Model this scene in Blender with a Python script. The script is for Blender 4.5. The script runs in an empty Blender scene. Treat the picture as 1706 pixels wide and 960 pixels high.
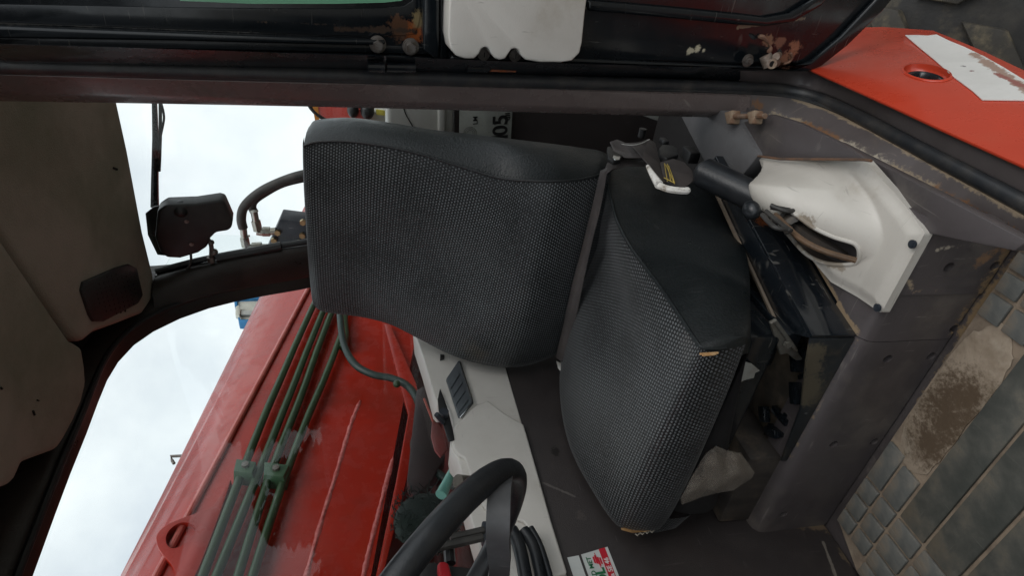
import bpy, bmesh, math, random
from mathutils import Vector as V, Matrix
random.seed(7)
S = bpy.context.scene
COL = S.collection

# ------------------------------------------------------------------ camera
# the photograph was taken with the camera turned a quarter: world up points to the left of the picture
F, PITCH, YAW, ROLL = 980.0, math.radians(11.8), math.radians(33.5), math.radians(0.6)
EYE = V((0, 0, .9))
hd = V((math.sin(YAW), -math.cos(YAW), 0))
FW = hd * math.cos(PITCH) - V((0, 0, 1)) * math.sin(PITCH)
RT = FW.cross(V((0, 0, 1))).normalized(); UP = RT.cross(FW)
RT, UP = RT * math.cos(ROLL) + UP * math.sin(ROLL), -RT * math.sin(ROLL) + UP * math.cos(ROLL)
cd = bpy.data.cameras.new('camera'); cam = bpy.data.objects.new('camera', cd); COL.objects.link(cam)
cd.sensor_width = 36; cd.lens = F / 1706 * 36; cd.clip_start = .02; cd.clip_end = 2000
cx, cy, cz = -UP, RT, -FW
cam.matrix_world = Matrix(((cx.x, cy.x, cz.x, EYE.x), (cx.y, cy.y, cz.y, EYE.y), (cx.z, cy.z, cz.z, EYE.z), (0, 0, 0, 1)))
S.camera = cam

# ------------------------------------------------------------------ sky, sun, exposure
W = bpy.data.worlds.new('World'); S.world = W; W.use_nodes = True
nt = W.node_tree; nt.nodes.clear()
out = nt.nodes.new('ShaderNodeOutputWorld'); bg = nt.nodes.new('ShaderNodeBackground')
sky = nt.nodes.new('ShaderNodeTexSky'); sky.sky_type = 'NISHITA'; sky.sun_disc = False
SUN_EL, SUN_AZ = math.radians(52), math.radians(285)
sky.sun_elevation = SUN_EL; sky.sun_rotation = SUN_AZ; sky.dust_density = 2.5
tc = nt.nodes.new('ShaderNodeTexCoord'); nz = nt.nodes.new('ShaderNodeTexNoise')
nz.inputs['Scale'].default_value = 2.6; nz.inputs['Detail'].default_value = 7; nz.inputs['Roughness'].default_value = .55
rp = nt.nodes.new('ShaderNodeValToRGB'); rp.color_ramp.elements[0].position = .36; rp.color_ramp.elements[1].position = .64
rp.color_ramp.elements[0].color = (.58, .58, .58, 1); rp.color_ramp.elements[1].color = (1, 1, 1, 1)
mx = nt.nodes.new('ShaderNodeMix'); mx.data_type = 'RGBA'
mx.inputs['B'].default_value = (9.0, 9.5, 9.7, 1)
nt.links.new(tc.outputs['Generated'], nz.inputs['Vector']); nt.links.new(nz.outputs['Fac'], rp.inputs['Fac'])
nt.links.new(rp.outputs['Color'], mx.inputs['Factor']); nt.links.new(sky.outputs['Color'], mx.inputs['A'])
nt.links.new(mx.outputs['Result'], bg.inputs['Color']); bg.inputs['Strength'].default_value = .092
nt.links.new(bg.outputs['Background'], out.inputs['Surface'])
sd = bpy.data.lights.new('sun', 'SUN'); sd.energy = .6; sd.angle = math.radians(35); sd.color = (1, .985, .96)
so = bpy.data.objects.new('sun', sd); COL.objects.link(so)
sdir = V((math.sin(SUN_AZ) * math.cos(SUN_EL), math.cos(SUN_AZ) * math.cos(SUN_EL), math.sin(SUN_EL)))
so.rotation_euler = sdir.to_track_quat('Z', 'Y').to_euler()
S.view_settings.view_transform = 'Standard'; S.view_settings.look = 'None'; S.view_settings.gamma = 1
S.view_settings.exposure = .40
S.cycles.max_bounces = 8; S.cycles.transparent_max_bounces = 12; S.cycles.use_denoising = True
S.cycles.caustics_reflective = False; S.cycles.caustics_refractive = False
S.render.film_transparent = False

# ------------------------------------------------------------------ helpers: points
def ray(px, py):
    return FW + RT * ((480 - py) / F) - UP * ((px - 853) / F)
def P(p, x=None, y=None, z=None, pl=None):
    d = ray(*p)
    if x is not None: t = x / d.x
    elif y is not None: t = y / d.y
    elif z is not None: t = (z - EYE.z) / d.z
    else: t = (pl[0] - EYE).dot(pl[1]) / d.dot(pl[1])
    return EYE + d * t
def Q(ps, **k): return [P(p, **k) for p in ps]
def smooth_line(pts, n=6, closed=False):
    pts = [V(p) for p in pts]
    if len(pts) < 3: return pts
    r = []; m = len(pts); rng = range(m if closed else m - 1)
    for i in rng:
        g = (lambda k: pts[k % m]) if closed else (lambda k: pts[max(0, min(m - 1, k))])
        a, b, c, d = g(i - 1), g(i), g(i + 1), g(i + 2)
        for j in range(n):
            t = j / n
            r.append(.5 * ((2 * b) + (c - a) * t + (2 * a - 5 * b + 4 * c - d) * t * t + (3 * b - a - 3 * c + d) * t ** 3))
    if not closed: r.append(pts[-1])
    return r

# ------------------------------------------------------------------ helpers: objects
WL = {}
def thing(name, label, cat, loc, group=None):
    o = bpy.data.objects.new(name, None); COL.objects.link(o); o.location = loc; o.empty_display_size = .05
    o['label'] = label; o['category'] = cat
    if group: o['group'] = group
    WL[o.name] = V(loc); return o
def tag(o, label, cat, group=None):
    o['label'] = label; o['category'] = cat
    if group: o['group'] = group
    return o
def obj(name, bm, mat, parent=None, label=None, smooth=35, kind=None):
    if isinstance(bm, bmesh.types.BMesh):
        me = bpy.data.meshes.new(name)
        bmesh.ops.recalc_face_normals(bm, faces=bm.faces[:])
        bm.to_mesh(me); bm.free()
    else: me = bm
    n = len(me.vertices); c = V((0, 0, 0))
    for v in me.vertices: c += v.co
    c /= max(1, n)
    for v in me.vertices: v.co -= c
    if smooth:
        for p in me.polygons: p.use_smooth = True
        me.set_sharp_from_angle(angle=math.radians(smooth))
    for m in (mat if isinstance(mat, (list, tuple)) else [mat]): me.materials.append(m)
    o = bpy.data.objects.new(name, me); COL.objects.link(o)
    o.location = c
    if parent is not None:
        o.parent = parent; o.location = c - WL[parent.name]
    WL[o.name] = c.copy()
    if label: o['label'] = label
    if kind: o['kind'] = kind
    return o
def bevel(bm, w, seg=2, ang=30):
    if w <= 0: return bm
    es = [e for e in bm.edges if len(e.link_faces) == 2 and e.calc_face_angle(0) > math.radians(ang)]
    bmesh.ops.bevel(bm, geom=es, offset=w, segments=seg, affect='EDGES', profile=.5, clamp_overlap=True)
    return bm
def prism(pts, vec, bw=0, seg=2, bm=None):
    new = bm is None
    b = bmesh.new(); vec = V(vec)
    a = [b.verts.new(p) for p in pts]; c = [b.verts.new(V(p) + vec) for p in pts]
    n = len(a); b.faces.new(a); b.faces.new(c[::-1])
    for i in range(n): b.faces.new((a[i], a[(i + 1) % n], c[(i + 1) % n], c[i]))
    bmesh.ops.recalc_face_normals(b, faces=b.faces[:])
    bevel(b, bw, seg)
    if new: return b
    return join(bm, b)
def join(bm, b):
    me = bpy.data.meshes.new('tmp'); b.to_mesh(me); b.free(); bm.from_mesh(me); bpy.data.meshes.remove(me); return bm
def box(c, sx, sy, sz, ax=None, bw=0, seg=2, bm=None):
    if ax is None: ax = (V((1, 0, 0)), V((0, 1, 0)), V((0, 0, 1)))
    c = V(c); u, v, w = ax[0] * sx / 2, ax[1] * sy / 2, ax[2] * sz / 2
    return prism([c - u - v - w, c + u - v - w, c + u + v - w, c - u + v - w], w * 2, bw, seg, bm)
def frame(d, ref=None):
    d = V(d).normalized(); ref = V(ref) if ref else (V((0, 0, 1)) if abs(d.z) < .9 else V((1, 0, 0)))
    a = ref.cross(d).normalized(); b = d.cross(a); return a, b, d
def tube(pts, r, n=10, closed=False, sm=6, bm=None, sec=None, cap=True):
    new = bm is None; b = bmesh.new()
    L = smooth_line(pts, sm, closed) if sm > 1 else [V(p) for p in pts]
    m = len(L); rings = []; prev = None
    for i, p in enumerate(L):
        t = (L[(i + 1) % m] - L[i - 1]) if closed else (L[min(i + 1, m - 1)] - L[max(i - 1, 0)])
        t = t.normalized() if t.length > 1e-9 else V((0, 0, 1))
        if prev is None: a, bb, _ = frame(t)
        else:
            a = prev - t * prev.dot(t); a = a.normalized() if a.length > 1e-6 else frame(t)[0]; bb = t.cross(a)
        prev = a
        rr = r(i / max(1, m - 1)) if callable(r) else r
        if sec: rings.append([b.verts.new(p + a * s[0] * rr + bb * s[1] * rr) for s in sec])
        else: rings.append([b.verts.new(p + (a * math.cos(k * 2 * math.pi / n) + bb * math.sin(k * 2 * math.pi / n)) * rr) for k in range(n)])
    k = len(rings[0])
    for i in range(m if closed else m - 1):
        A, B = rings[i], rings[(i + 1) % m]
        for j in range(k): b.faces.new((A[j], A[(j + 1) % k], B[(j + 1) % k], B[j]))
    if not closed and cap: b.faces.new(rings[0][::-1]); b.faces.new(rings[-1])
    return b if new else join(bm, b)
def cyl(p, d, r, h, n=20, bw=0, r2=None, bm=None):
    a, b, d = frame(d); p = V(p)
    bb = bmesh.new(); r2 = r if r2 is None else r2
    A = [bb.verts.new(p + (a * math.cos(k * 2 * math.pi / n) + b * math.sin(k * 2 * math.pi / n)) * r) for k in range(n)]
    B = [bb.verts.new(p + d * h + (a * math.cos(k * 2 * math.pi / n) + b * math.sin(k * 2 * math.pi / n)) * r2) for k in range(n)]
    bb.faces.new(A[::-1]); bb.faces.new(B)
    for k in range(n): bb.faces.new((A[k], A[(k + 1) % n], B[(k + 1) % n], B[k]))
    bevel(bb, bw, 2, 50)
    return bb if bm is None else join(bm, bb)
def grid(rows, closed_s=False, uv=None, caps=False, bm=None):
    b = bmesh.new() if bm is None else bm
    R = [[b.verts.new(p) for p in r] for r in rows]
    lay = b.loops.layers.uv.verify() if uv else None
    for i in range(len(R) - 1):
        n = len(R[i]); rng = n if closed_s else n - 1
        for j in range(rng):
            k = (j + 1) % n
            f = b.faces.new((R[i][j], R[i][k], R[i + 1][k], R[i + 1][j]))
            if uv:
                for l, (a, c) in zip(f.loops, ((i, j), (i, k), (i + 1, k), (i + 1, j))): l[lay].uv = uv[a][c]
    if caps: b.faces.new(R[0]); b.faces.new(R[-1][::-1])
    return b
def sphere(c, rx, ry=None, rz=None, bm=None, n=14):
    b = bmesh.new(); bmesh.ops.create_uvsphere(b, u_segments=n, v_segments=n // 2 + 2, radius=1)
    for v in b.verts: v.co = V((v.co.x * rx, v.co.y * (ry or rx), v.co.z * (rz or rx))) + V(c)
    return b if bm is None else join(bm, b)
def cut(o, bms):
    """cut holes in a mesh object, for good"""
    for bm in bms:
        me = bpy.data.meshes.new('cutter'); bmesh.ops.recalc_face_normals(bm, faces=bm.faces[:]); bm.to_mesh(me); bm.free()
        c = bpy.data.objects.new('cutter', me); COL.objects.link(c)
        c.location = (0, 0, 0)
        md = o.modifiers.new('b', 'BOOLEAN'); md.operation = 'DIFFERENCE'; md.object = c; md.solver = 'EXACT'
        bpy.context.view_layer.update()
        nm = bpy.data.meshes.new_from_object(o.evaluated_get(bpy.context.evaluated_depsgraph_get()))
        o.modifiers.clear(); old = o.data; o.data = nm; nm.name = old.name
        bpy.data.objects.remove(c); bpy.data.meshes.remove(me)
    for p in o.data.polygons: p.use_smooth = True
    o.data.set_sharp_from_angle(angle=math.radians(35))
    return o
def solid(bm, t):
    """give a sheet a thickness along its normals"""
    bmesh.ops.recalc_face_normals(bm, faces=bm.faces[:])
    bmesh.ops.solidify(bm, geom=bm.faces[:], thickness=t)
    return bm
def text(s, parent, mat, o, right, up, size, name='lettering', label=None, shear=0, bold=0, al='LEFT'):
    cu = bpy.data.curves.new(name, 'FONT'); cu.body = s; cu.size = size; cu.extrude = .0004; cu.offset = bold; cu.shear = shear
    cu.align_x = al; cu.materials.append(mat)
    t0 = bpy.data.objects.new('tmp_text', cu); COL.objects.link(t0); bpy.context.view_layer.update()
    me = bpy.data.meshes.new_from_object(t0.evaluated_get(bpy.context.evaluated_depsgraph_get())); bpy.data.objects.remove(t0); bpy.data.curves.remove(cu)
    me.name = name; t = bpy.data.objects.new(name, me); COL.objects.link(t)
    if not me.materials: me.materials.append(mat)
    r = V(right).normalized(); u = V(up); u = (u - r * u.dot(r)).normalized(); n = r.cross(u)
    t.parent = parent
    loc = V(o) - WL[parent.name]
    t.matrix_local = Matrix(((r.x, u.x, n.x, loc.x), (r.y, u.y, n.y, loc.y), (r.z, u.z, n.z, loc.z), (0, 0, 0, 1)))
    return t

# ------------------------------------------------------------------ helpers: materials
def lk(t, a, b): t.links.new(a, b)
def mat(name, col, rough=.5, col2=None, ns=9, lo=.4, hi=.65, metal=0, bump=0, bs=260, scratch=0, scol=(.35, .34, .33), spots=(), segs=(),
        dust=None, dl=.5, dh=.75, ds=6, coat=0, spec=.5, rvar=.12, stretch=(1, 1, 1)):
    m = bpy.data.materials.new(name); m.use_nodes = True; t = m.node_tree; N = t.nodes
    b = N['Principled BSDF']; b.inputs['Roughness'].default_value = rough; b.inputs['Metallic'].default_value = metal
    b.inputs['Coat Weight'].default_value = coat; b.inputs['Coat Roughness'].default_value = .12
    b.inputs['Specular IOR Level'].default_value = spec
    tcn = N.new('ShaderNodeTexCoord'); geo = N.new('ShaderNodeNewGeometry')
    def noise(sc, det=6, rgh=.6, st=None):
        n = N.new('ShaderNodeTexNoise'); n.inputs['Scale'].default_value = sc; n.inputs['Detail'].default_value = det; n.inputs['Roughness'].default_value = rgh
        if st:
            mp = N.new('ShaderNodeMapping'); mp.inputs['Scale'].default_value = st; lk(t, tcn.outputs['Object'], mp.inputs['Vector']); lk(t, mp.outputs['Vector'], n.inputs['Vector'])
        else: lk(t, tcn.outputs['Object'], n.inputs['Vector'])
        return n.outputs['Fac']
    def ramp(f, lo, hi):
        r = N.new('ShaderNodeMapRange'); r.inputs['From Min'].default_value = lo; r.inputs['From Max'].default_value = hi; r.interpolation_type = 'SMOOTHSTEP'
        lk(t, f, r.inputs['Value']); return r.outputs['Result']
    def mixc(f, a, bcol):
        x = N.new('ShaderNodeMix'); x.data_type = 'RGBA'; lk(t, f, x.inputs['Factor'])
        if isinstance(a, tuple): x.inputs['A'].default_value = (*a, 1)
        else: lk(t, a, x.inputs['A'])
        if isinstance(bcol, tuple): x.inputs['B'].default_value = (*bcol, 1)
        else: lk(t, bcol, x.inputs['B'])
        return x.outputs['Result']
    def mth(op, a, c=None, clamp=False):
        x = N.new('ShaderNodeMath'); x.operation = op; x.use_clamp = clamp
        for i, q in enumerate((a, c)):
            if q is None: continue
            if isinstance(q, (int, float)): x.inputs[i].default_value = q
            else: lk(t, q, x.inputs[i])
        return x.outputs[0]
    def vm(op, a, c):
        x = N.new('ShaderNodeVectorMath'); x.operation = op
        for i, q in enumerate((a, c)):
            if q is None: continue
            if isinstance(q, (tuple, V)): x.inputs[i].default_value = tuple(q)
            else: lk(t, q, x.inputs[i])
        return x
    c2 = col2 or tuple(v * .8 for v in col)
    cur = mixc(ramp(noise(ns, 7, .62, stretch), lo, hi), col, c2)
    rg = None
    fine = None
    if dust:
        cur = mixc(ramp(noise(ds, 9, .68), dl, dh), cur, dust)
    if scratch:
        for st in ((3, 60, 3), (60, 3, 8), (4, 6, 70)):
            f = ramp(noise(3.2, 3, .5, st), .70 - .05 * scratch, .78)
            cur = mixc(mth('MULTIPLY', f, .55), cur, scol)
    if spots or segs:
        nn = noise(140, 8, .75); n2 = noise(42, 5, .65)
        wob = mth('ADD', mth('MULTIPLY', mth('SUBTRACT', nn, .5), 2.2), mth('MULTIPLY', mth('SUBTRACT', n2, .5), 1.8))
    for sp_ in spots:
        p, r, c = sp_[:3]; so_ = sp_[3] if len(sp_) > 3 else 0
        d = vm('DISTANCE', geo.outputs['Position'], V(p)).outputs['Value']
        f = ramp(mth('ADD', mth('DIVIDE', d, r), wob), 1.0 + so_, .55 - so_)
        cur = mixc(f, cur, c)
    for (p, q, r, c) in segs:
        p, q = V(p), V(q); e = q - p; l2 = e.length_squared
        w = vm('SUBTRACT', geo.outputs['Position'], p).outputs['Vector']
        h = mth('MULTIPLY', vm('DOT_PRODUCT', w, e).outputs['Value'], 1 / l2, True)
        sc = N.new('ShaderNodeVectorMath'); sc.operation = 'SCALE'; sc.inputs[0].default_value = tuple(e); lk(t, h, sc.inputs['Scale'])
        d = vm('DISTANCE', w, sc.outputs['Vector']).outputs['Value']
        f = ramp(mth('ADD', mth('DIVIDE', d, r), wob), 1.0, .55)
        cur = mixc(f, cur, c)
    lk(t, cur, b.inputs['Base Color'])
    rr = N.new('ShaderNodeMapRange'); rr.inputs['To Min'].default_value = max(.03, rough - rvar); rr.inputs['To Max'].default_value = min(1, rough + rvar)
    rr.inputs['From Min'].default_value = .3; rr.inputs['From Max'].default_value = .7
    lk(t, noise(14, 5, .65), rr.inputs['Value']); lk(t, rr.outputs['Result'], b.inputs['Roughness'])
    if bump:
        bn = N.new('ShaderNodeBump'); bn.inputs['Strength'].default_value = bump; bn.inputs['Distance'].default_value = .002
        lk(t, noise(bs, 4, .6), bn.inputs['Height']); lk(t, bn.outputs['Normal'], b.inputs['Normal'])
    return m

def weave():
    m = bpy.data.materials.new('woven_mesh_fabric'); m.use_nodes = True; t = m.node_tree; N = t.nodes; b = N['Principled BSDF']
    b.inputs['Roughness'].default_value = .45; b.inputs['Specular IOR Level'].default_value = .42; b.inputs['Sheen Weight'].default_value = .12; b.inputs['Sheen Roughness'].default_value = .4
    uv = N.new('ShaderNodeUVMap'); sp = N.new('ShaderNodeSeparateXYZ'); lk(t, uv.outputs['UV'], sp.inputs[0])
    def mth(op, a, c=None, d=None):
        x = N.new('ShaderNodeMath'); x.operation = op
        for i, q in enumerate((a, c, d)):
            if q is None: continue
            if isinstance(q, (int, float)): x.inputs[i].default_value = q
            else: lk(t, q, x.inputs[i])
        return x.outputs[0]
    U = mth('DIVIDE', sp.outputs['X'], .0072); Vv = mth('DIVIDE', sp.outputs['Y'], .0062)
    row = mth('FLOOR', Vv); sh = mth('MULTIPLY', mth('MODULO', row, 2), .5)
    fu = mth('SUBTRACT', mth('FRACT', mth('ADD', U, sh)), .5); fv = mth('SUBTRACT', mth('FRACT', Vv), .5)
    e = mth('ADD', mth('POWER', mth('DIVIDE', fu, .36), 2), mth('POWER', mth('DIVIDE', fv, .33), 2))
    r = N.new('ShaderNodeMapRange'); r.interpolation_type = 'SMOOTHSTEP'; r.inputs['From Min'].default_value = 1.25; r.inputs['From Max'].default_value = .35
    lk(t, e, r.inputs['Value']); dot = r.outputs['Result']
    tcn = N.new('ShaderNodeTexCoord'); nz = N.new('ShaderNodeTexNoise'); nz.inputs['Scale'].default_value = 7; nz.inputs['Detail'].default_value = 5
    lk(t, tcn.outputs['Object'], nz.inputs['Vector'])
    # each thread cell a little different
    wn = N.new('ShaderNodeTexWhiteNoise'); wn.noise_dimensions = '2D'; cb = N.new('ShaderNodeCombineXYZ')
    lk(t, mth('FLOOR', mth('ADD', U, sh)), cb.inputs[0]); lk(t, row, cb.inputs[1]); lk(t, cb.outputs[0], wn.inputs['Vector'])
    a = mth('MULTIPLY', dot, mth('ADD', mth('MULTIPLY', wn.outputs['Value'], .45), mth('ADD', mth('MULTIPLY', mth('SUBTRACT', nz.outputs['Fac'], .5), 2.6), .62)))
    mx = N.new('ShaderNodeMix'); mx.data_type = 'RGBA'; lk(t, a, mx.inputs['Factor'])
    mx.inputs['A'].default_value = (.004, .005, .0055, 1); mx.inputs['B'].default_value = (.125, .134, .14, 1)
    mx.clamp_factor = True; cur = mx.outputs['Result']
    # tan dust on the lumbar; paler grey patches on cushion and backrest
    geo = N.new('ShaderNodeNewGeometry'); n4 = N.new('ShaderNodeTexNoise'); n4.inputs['Scale'].default_value = 60; n4.inputs['Detail'].default_value = 6; lk(t, tcn.outputs['Object'], n4.inputs['Vector'])
    for p, rad, c, st in ((P((795, 578), y=-1.12), .045, (.15, .12, .085), .75), (P((1150, 575), x=.50), .03, (.13, .125, .12), .6), (P((1040, 700), x=.75), .13, (.10, .10, .10), .35), (P((1090, 800), x=.85), .09, (.11, .11, .11), .3), (P((760, 420), y=-1.15), .16, (.07, .072, .072), .22)):
        d = N.new('ShaderNodeVectorMath'); d.operation = 'DISTANCE'; lk(t, geo.outputs['Position'], d.inputs[0]); d.inputs[1].default_value = tuple(p)
        r2 = N.new('ShaderNodeMapRange'); r2.interpolation_type = 'SMOOTHSTEP'; r2.inputs['From Min'].default_value = 1.25; r2.inputs['From Max'].default_value = .2
        lk(t, mth('ADD', mth('DIVIDE', d.outputs['Value'], rad), mth('MULTIPLY', mth('SUBTRACT', n4.outputs['Fac'], .5), 1.2)), r2.inputs['Value'])
        m3 = N.new('ShaderNodeMix'); m3.data_type = 'RGBA'; lk(t, mth('MULTIPLY', mth('MULTIPLY', r2.outputs['Result'], st), mth('ADD', mth('MULTIPLY', dot, .75), .25)), m3.inputs['Factor']); lk(t, cur, m3.inputs['A']); m3.inputs['B'].default_value = (*c, 1); cur = m3.outputs['Result']
    lk(t, cur, b.inputs['Base Color'])
    bn = N.new('ShaderNodeBump'); bn.inputs['Strength'].default_value = .8; bn.inputs['Distance'].default_value = .0016; lk(t, dot, bn.inputs['Height']); lk(t, bn.outputs['Normal'], b.inputs['Normal'])
    return m
def glass(name, tint, k=1.0, haze=0.0):
    m = bpy.data.materials.new(name); m.use_nodes = True; t = m.node_tree; N = t.nodes; N.clear()
    o = N.new('ShaderNodeOutputMaterial'); tr = N.new('ShaderNodeBsdfTransparent'); tr.inputs[0].default_value = (*tint, 1)
    gl = N.new('ShaderNodeBsdfGlossy'); gl.inputs['Roughness'].default_value = .01
    fr = N.new('ShaderNodeLayerWeight'); fr.inputs['Blend'].default_value = .5
    pw = N.new('ShaderNodeMath'); pw.operation = 'POWER'; pw.inputs[1].default_value = 5; lk(t, fr.outputs['Facing'], pw.inputs[0])
    ml = N.new('ShaderNodeMath'); ml.operation = 'MULTIPLY_ADD'; ml.inputs[1].default_value = .9 * k; ml.inputs[2].default_value = .035 * k; lk(t, pw.outputs[0], ml.inputs[0])
    mx = N.new('ShaderNodeMixShader'); lk(t, ml.outputs[0], mx.inputs[0]); lk(t, tr.outputs[0], mx.inputs[1]); lk(t, gl.outputs[0], mx.inputs[2])
    last = mx.outputs[0]
    if haze:
        df = N.new('ShaderNodeBsdfDiffuse'); df.inputs[0].default_value = (.6, .6, .58, 1)
        tcn = N.new('ShaderNodeTexCoord'); nz = N.new('ShaderNodeTexNoise'); nz.inputs['Scale'].default_value = 5; nz.inputs['Detail'].default_value = 9; lk(t, tcn.outputs['Object'], nz.inputs[0])
        mp = N.new('ShaderNodeMapRange'); mp.inputs['From Min'].default_value = .4; mp.inputs['From Max'].default_value = .8; mp.inputs['To Max'].default_value = haze; lk(t, nz.outputs['Fac'], mp.inputs[0])
        m2 = N.new('ShaderNodeMixShader'); lk(t, mp.outputs[0], m2.inputs[0]); lk(t, last, m2.inputs[1]); lk(t, df.outputs[0], m2.inputs[2]); last = m2.outputs[0]
    lk(t, last, o.inputs[0]); return m
RUST = (.30, .085, .025); SAND = (.36, .27, .18); PALE = (.50, .45, .36)
MT = {}
MT['weave'] = weave()
MT['leather'] = mat('black_leatherette', (.008, .0105, .0115), .38, (.013, .016, .017), 5, spec=.36, bump=.55, bs=210, scratch=.8, scol=(.055, .055, .055), rvar=.14, dust=(.022, .022, .022), ds=4, dl=.5, dh=.8)
MT['headliner'] = mat('brown_grey_headlining', (.46, .42, .355), .9, (.36, .335, .27), 3.2, .36, .62, bump=1.0, bs=300, dust=(.26, .27, .20), ds=2.6, dl=.46, dh=.72)
MT['black_plastic'] = mat('black_plastic', (.014, .014, .015), .45, (.024, .023, .022), 12, bump=.2, bs=500, dust=(.07, .062, .052), dl=.6, dh=.9)
MT['steel_black'] = mat('black_gloss_paint', (.007, .0095, .012), .24, (.013, .015, .018), 7, scratch=.5, scol=(.16, .15, .13), bump=.08, bs=60, dust=(.05, .045, .035), dl=.62, dh=.85, ds=5, coat=.3)
MT['rubber'] = mat('black_rubber_seal', (.022, .024, .027), .42, (.045, .043, .041), 30, .4, .7, bump=.15, bs=200, dust=(.15, .12, .09), dl=.6, dh=.85, ds=14)
MT['window_seal'] = mat('window_gasket', (.008, .008, .009), .5)
MT['pillar'] = mat('brown_black_gloss_trim', (.028, .0235, .021), .36, (.04, .033, .029), 6, spec=.3, bump=.2, bs=300, dust=(.08, .065, .055), dl=.6, dh=.9)
MT['zinc'] = mat('zinc_metal', (.48, .46, .41), .34, (.32, .29, .24), 30, metal=.9, dust=(.22, .17, .11), ds=40, dl=.55, dh=.8)
MT['dark_zinc'] = mat('weathered_bolt_metal', (.22, .20, .185), .42, (.12, .10, .085), 60, metal=.65, dust=(.16, .10, .06), ds=60, dl=.55, dh=.8)
MT['brass'] = mat('brassy_bolt_metal', (.42, .33, .17), .38, (.28, .2, .1), 40, metal=.85)
MT['rusty'] = mat('rusty_metal', RUST, .8, (.14, .055, .03), 40, .35, .65, bump=.5, bs=120, dust=(.3, .22, .15), ds=30)
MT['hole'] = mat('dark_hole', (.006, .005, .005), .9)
MT['belt'] = mat('brown_grey_webbing', (.060, .050, .047), .62, (.042, .035, .034), 12, bump=.6, bs=900)
MT['white_cloth'] = mat('white_cloth_label', (.78, .76, .72), .8, (.6, .57, .52), 40, dust=(.25, .21, .16), ds=50, dl=.52, dh=.7)
MT['yellow_thread'] = mat('yellow_thread', (.45, .33, .07), .7)
MT['chrome'] = mat('chrome', (.85, .86, .86), .12, metal=1)
MT['grip'] = mat('black_rubber_grip', (.012, .014, .017), .36, (.02, .021, .023), 18, bump=.2, bs=240, dust=(.06, .05, .04), dl=.62, dh=.85, ds=9)
MT['paper'] = mat('pale_paper', (.72, .72, .68), .75, (.55, .53, .48), 12)
MT['boom_red'] = mat('boom_red_paint', (.345, .017, .0065), .25, (.29, .0155, .007), 3, dust=(.21, .019, .009), ds=2.5, dl=.5, dh=.8, coat=0, spec=.35)
MT['boom_orange'] = mat('orange_red_boom_paint', (.42, .05, .028), .34, (.38, .035, .022), 2.2, dust=(.40, .10, .07), ds=3, dl=.55, dh=.8, coat=.25)  # paler orange red than the boom paint; no part uses it
MT['pipe_green'] = mat('dark_green_paint', (.017, .043, .014), .42, (.026, .055, .019), 18, dust=(.05, .085, .055), ds=30, dl=.55, dh=.8)
MT['clamp_green'] = mat('clamp_green_paint', (.026, .072, .034), .5, (.042, .092, .045), 20)
MT['pink_bead'] = mat('scraped_pale_red_paint', (.52, .16, .15), .6, (.40, .07, .06), 60, .35, .6)
MT['red_paint'] = mat('red_orange_body_paint', (.56, .055, .024), .30, (.50, .05, .022), 2.5, dust=(.50, .075, .035), ds=3, dl=.55, dh=.85, coat=.2)
MT['tyre'] = mat('muddy_tyre_rubber', (.022, .021, .02), .75, (.04, .036, .03), 10, bump=.6, bs=70, dust=(.15, .12, .075), ds=5, dl=.5, dh=.72)
MT['machine'] = mat('dark_machine_parts', (.018, .006, .007), .5, (.03, .012, .012), 8)
MT['sky_blue'] = mat('blue_frame_paint', (.03, .22, .48), .5)
MT['cream'] = mat('cream_metal', (.62, .62, .54), .55, (.5, .5, .44), 8)
MT['hose'] = mat('black_hose_rubber', (.03, .028, .026), .6, (.05, .047, .043), 20, bump=.2)
MT['manifold'] = mat('dark_blue_black_steel', (.02, .026, .035), .45, (.035, .04, .05), 25, scratch=.5)
MT['knob_red'] = mat('red_knob_plastic', (.42, .012, .02), .3)
MT['cyan'] = mat('pale_green_tube', (.20, .50, .42), .35)
MT['corrugated'] = mat('green_black_conduit', (.010, .026, .022), .45)
MT['plate'] = mat('pressed_plate_metal', (.30, .32, .29), .5, (.24, .25, .23), 10, scratch=.6, scol=(.12, .11, .1), dust=(.2, .17, .12), ds=14, dl=.58, dh=.8)
MT['ink'] = mat('black_lettering', (.012, .012, .012), .5)
MT['red_ink'] = mat('red_print', (.62, .02, .04), .5)
MT['green_ink'] = mat('green_print', (.015, .16, .06), .5)
MT['white_ink'] = mat('white_print', (.75, .74, .72), .5)
MT['sticker'] = mat('white_sticker', (.62, .64, .62), .45, (.56, .58, .56), 15)
MT['glass'] = glass('window_glass', (.97, .985, .98), .65, .008)
MT['vent'] = mat('blue_grey_vent', (.10, .115, .125), .42, (.085, .095, .105))
MT['grey_trim'] = mat('grey_white_plastic', (.42, .43, .40), .42, (.36, .36, .33), 5, dust=(.3, .28, .24), ds=10, dl=.58, dh=.8)

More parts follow.
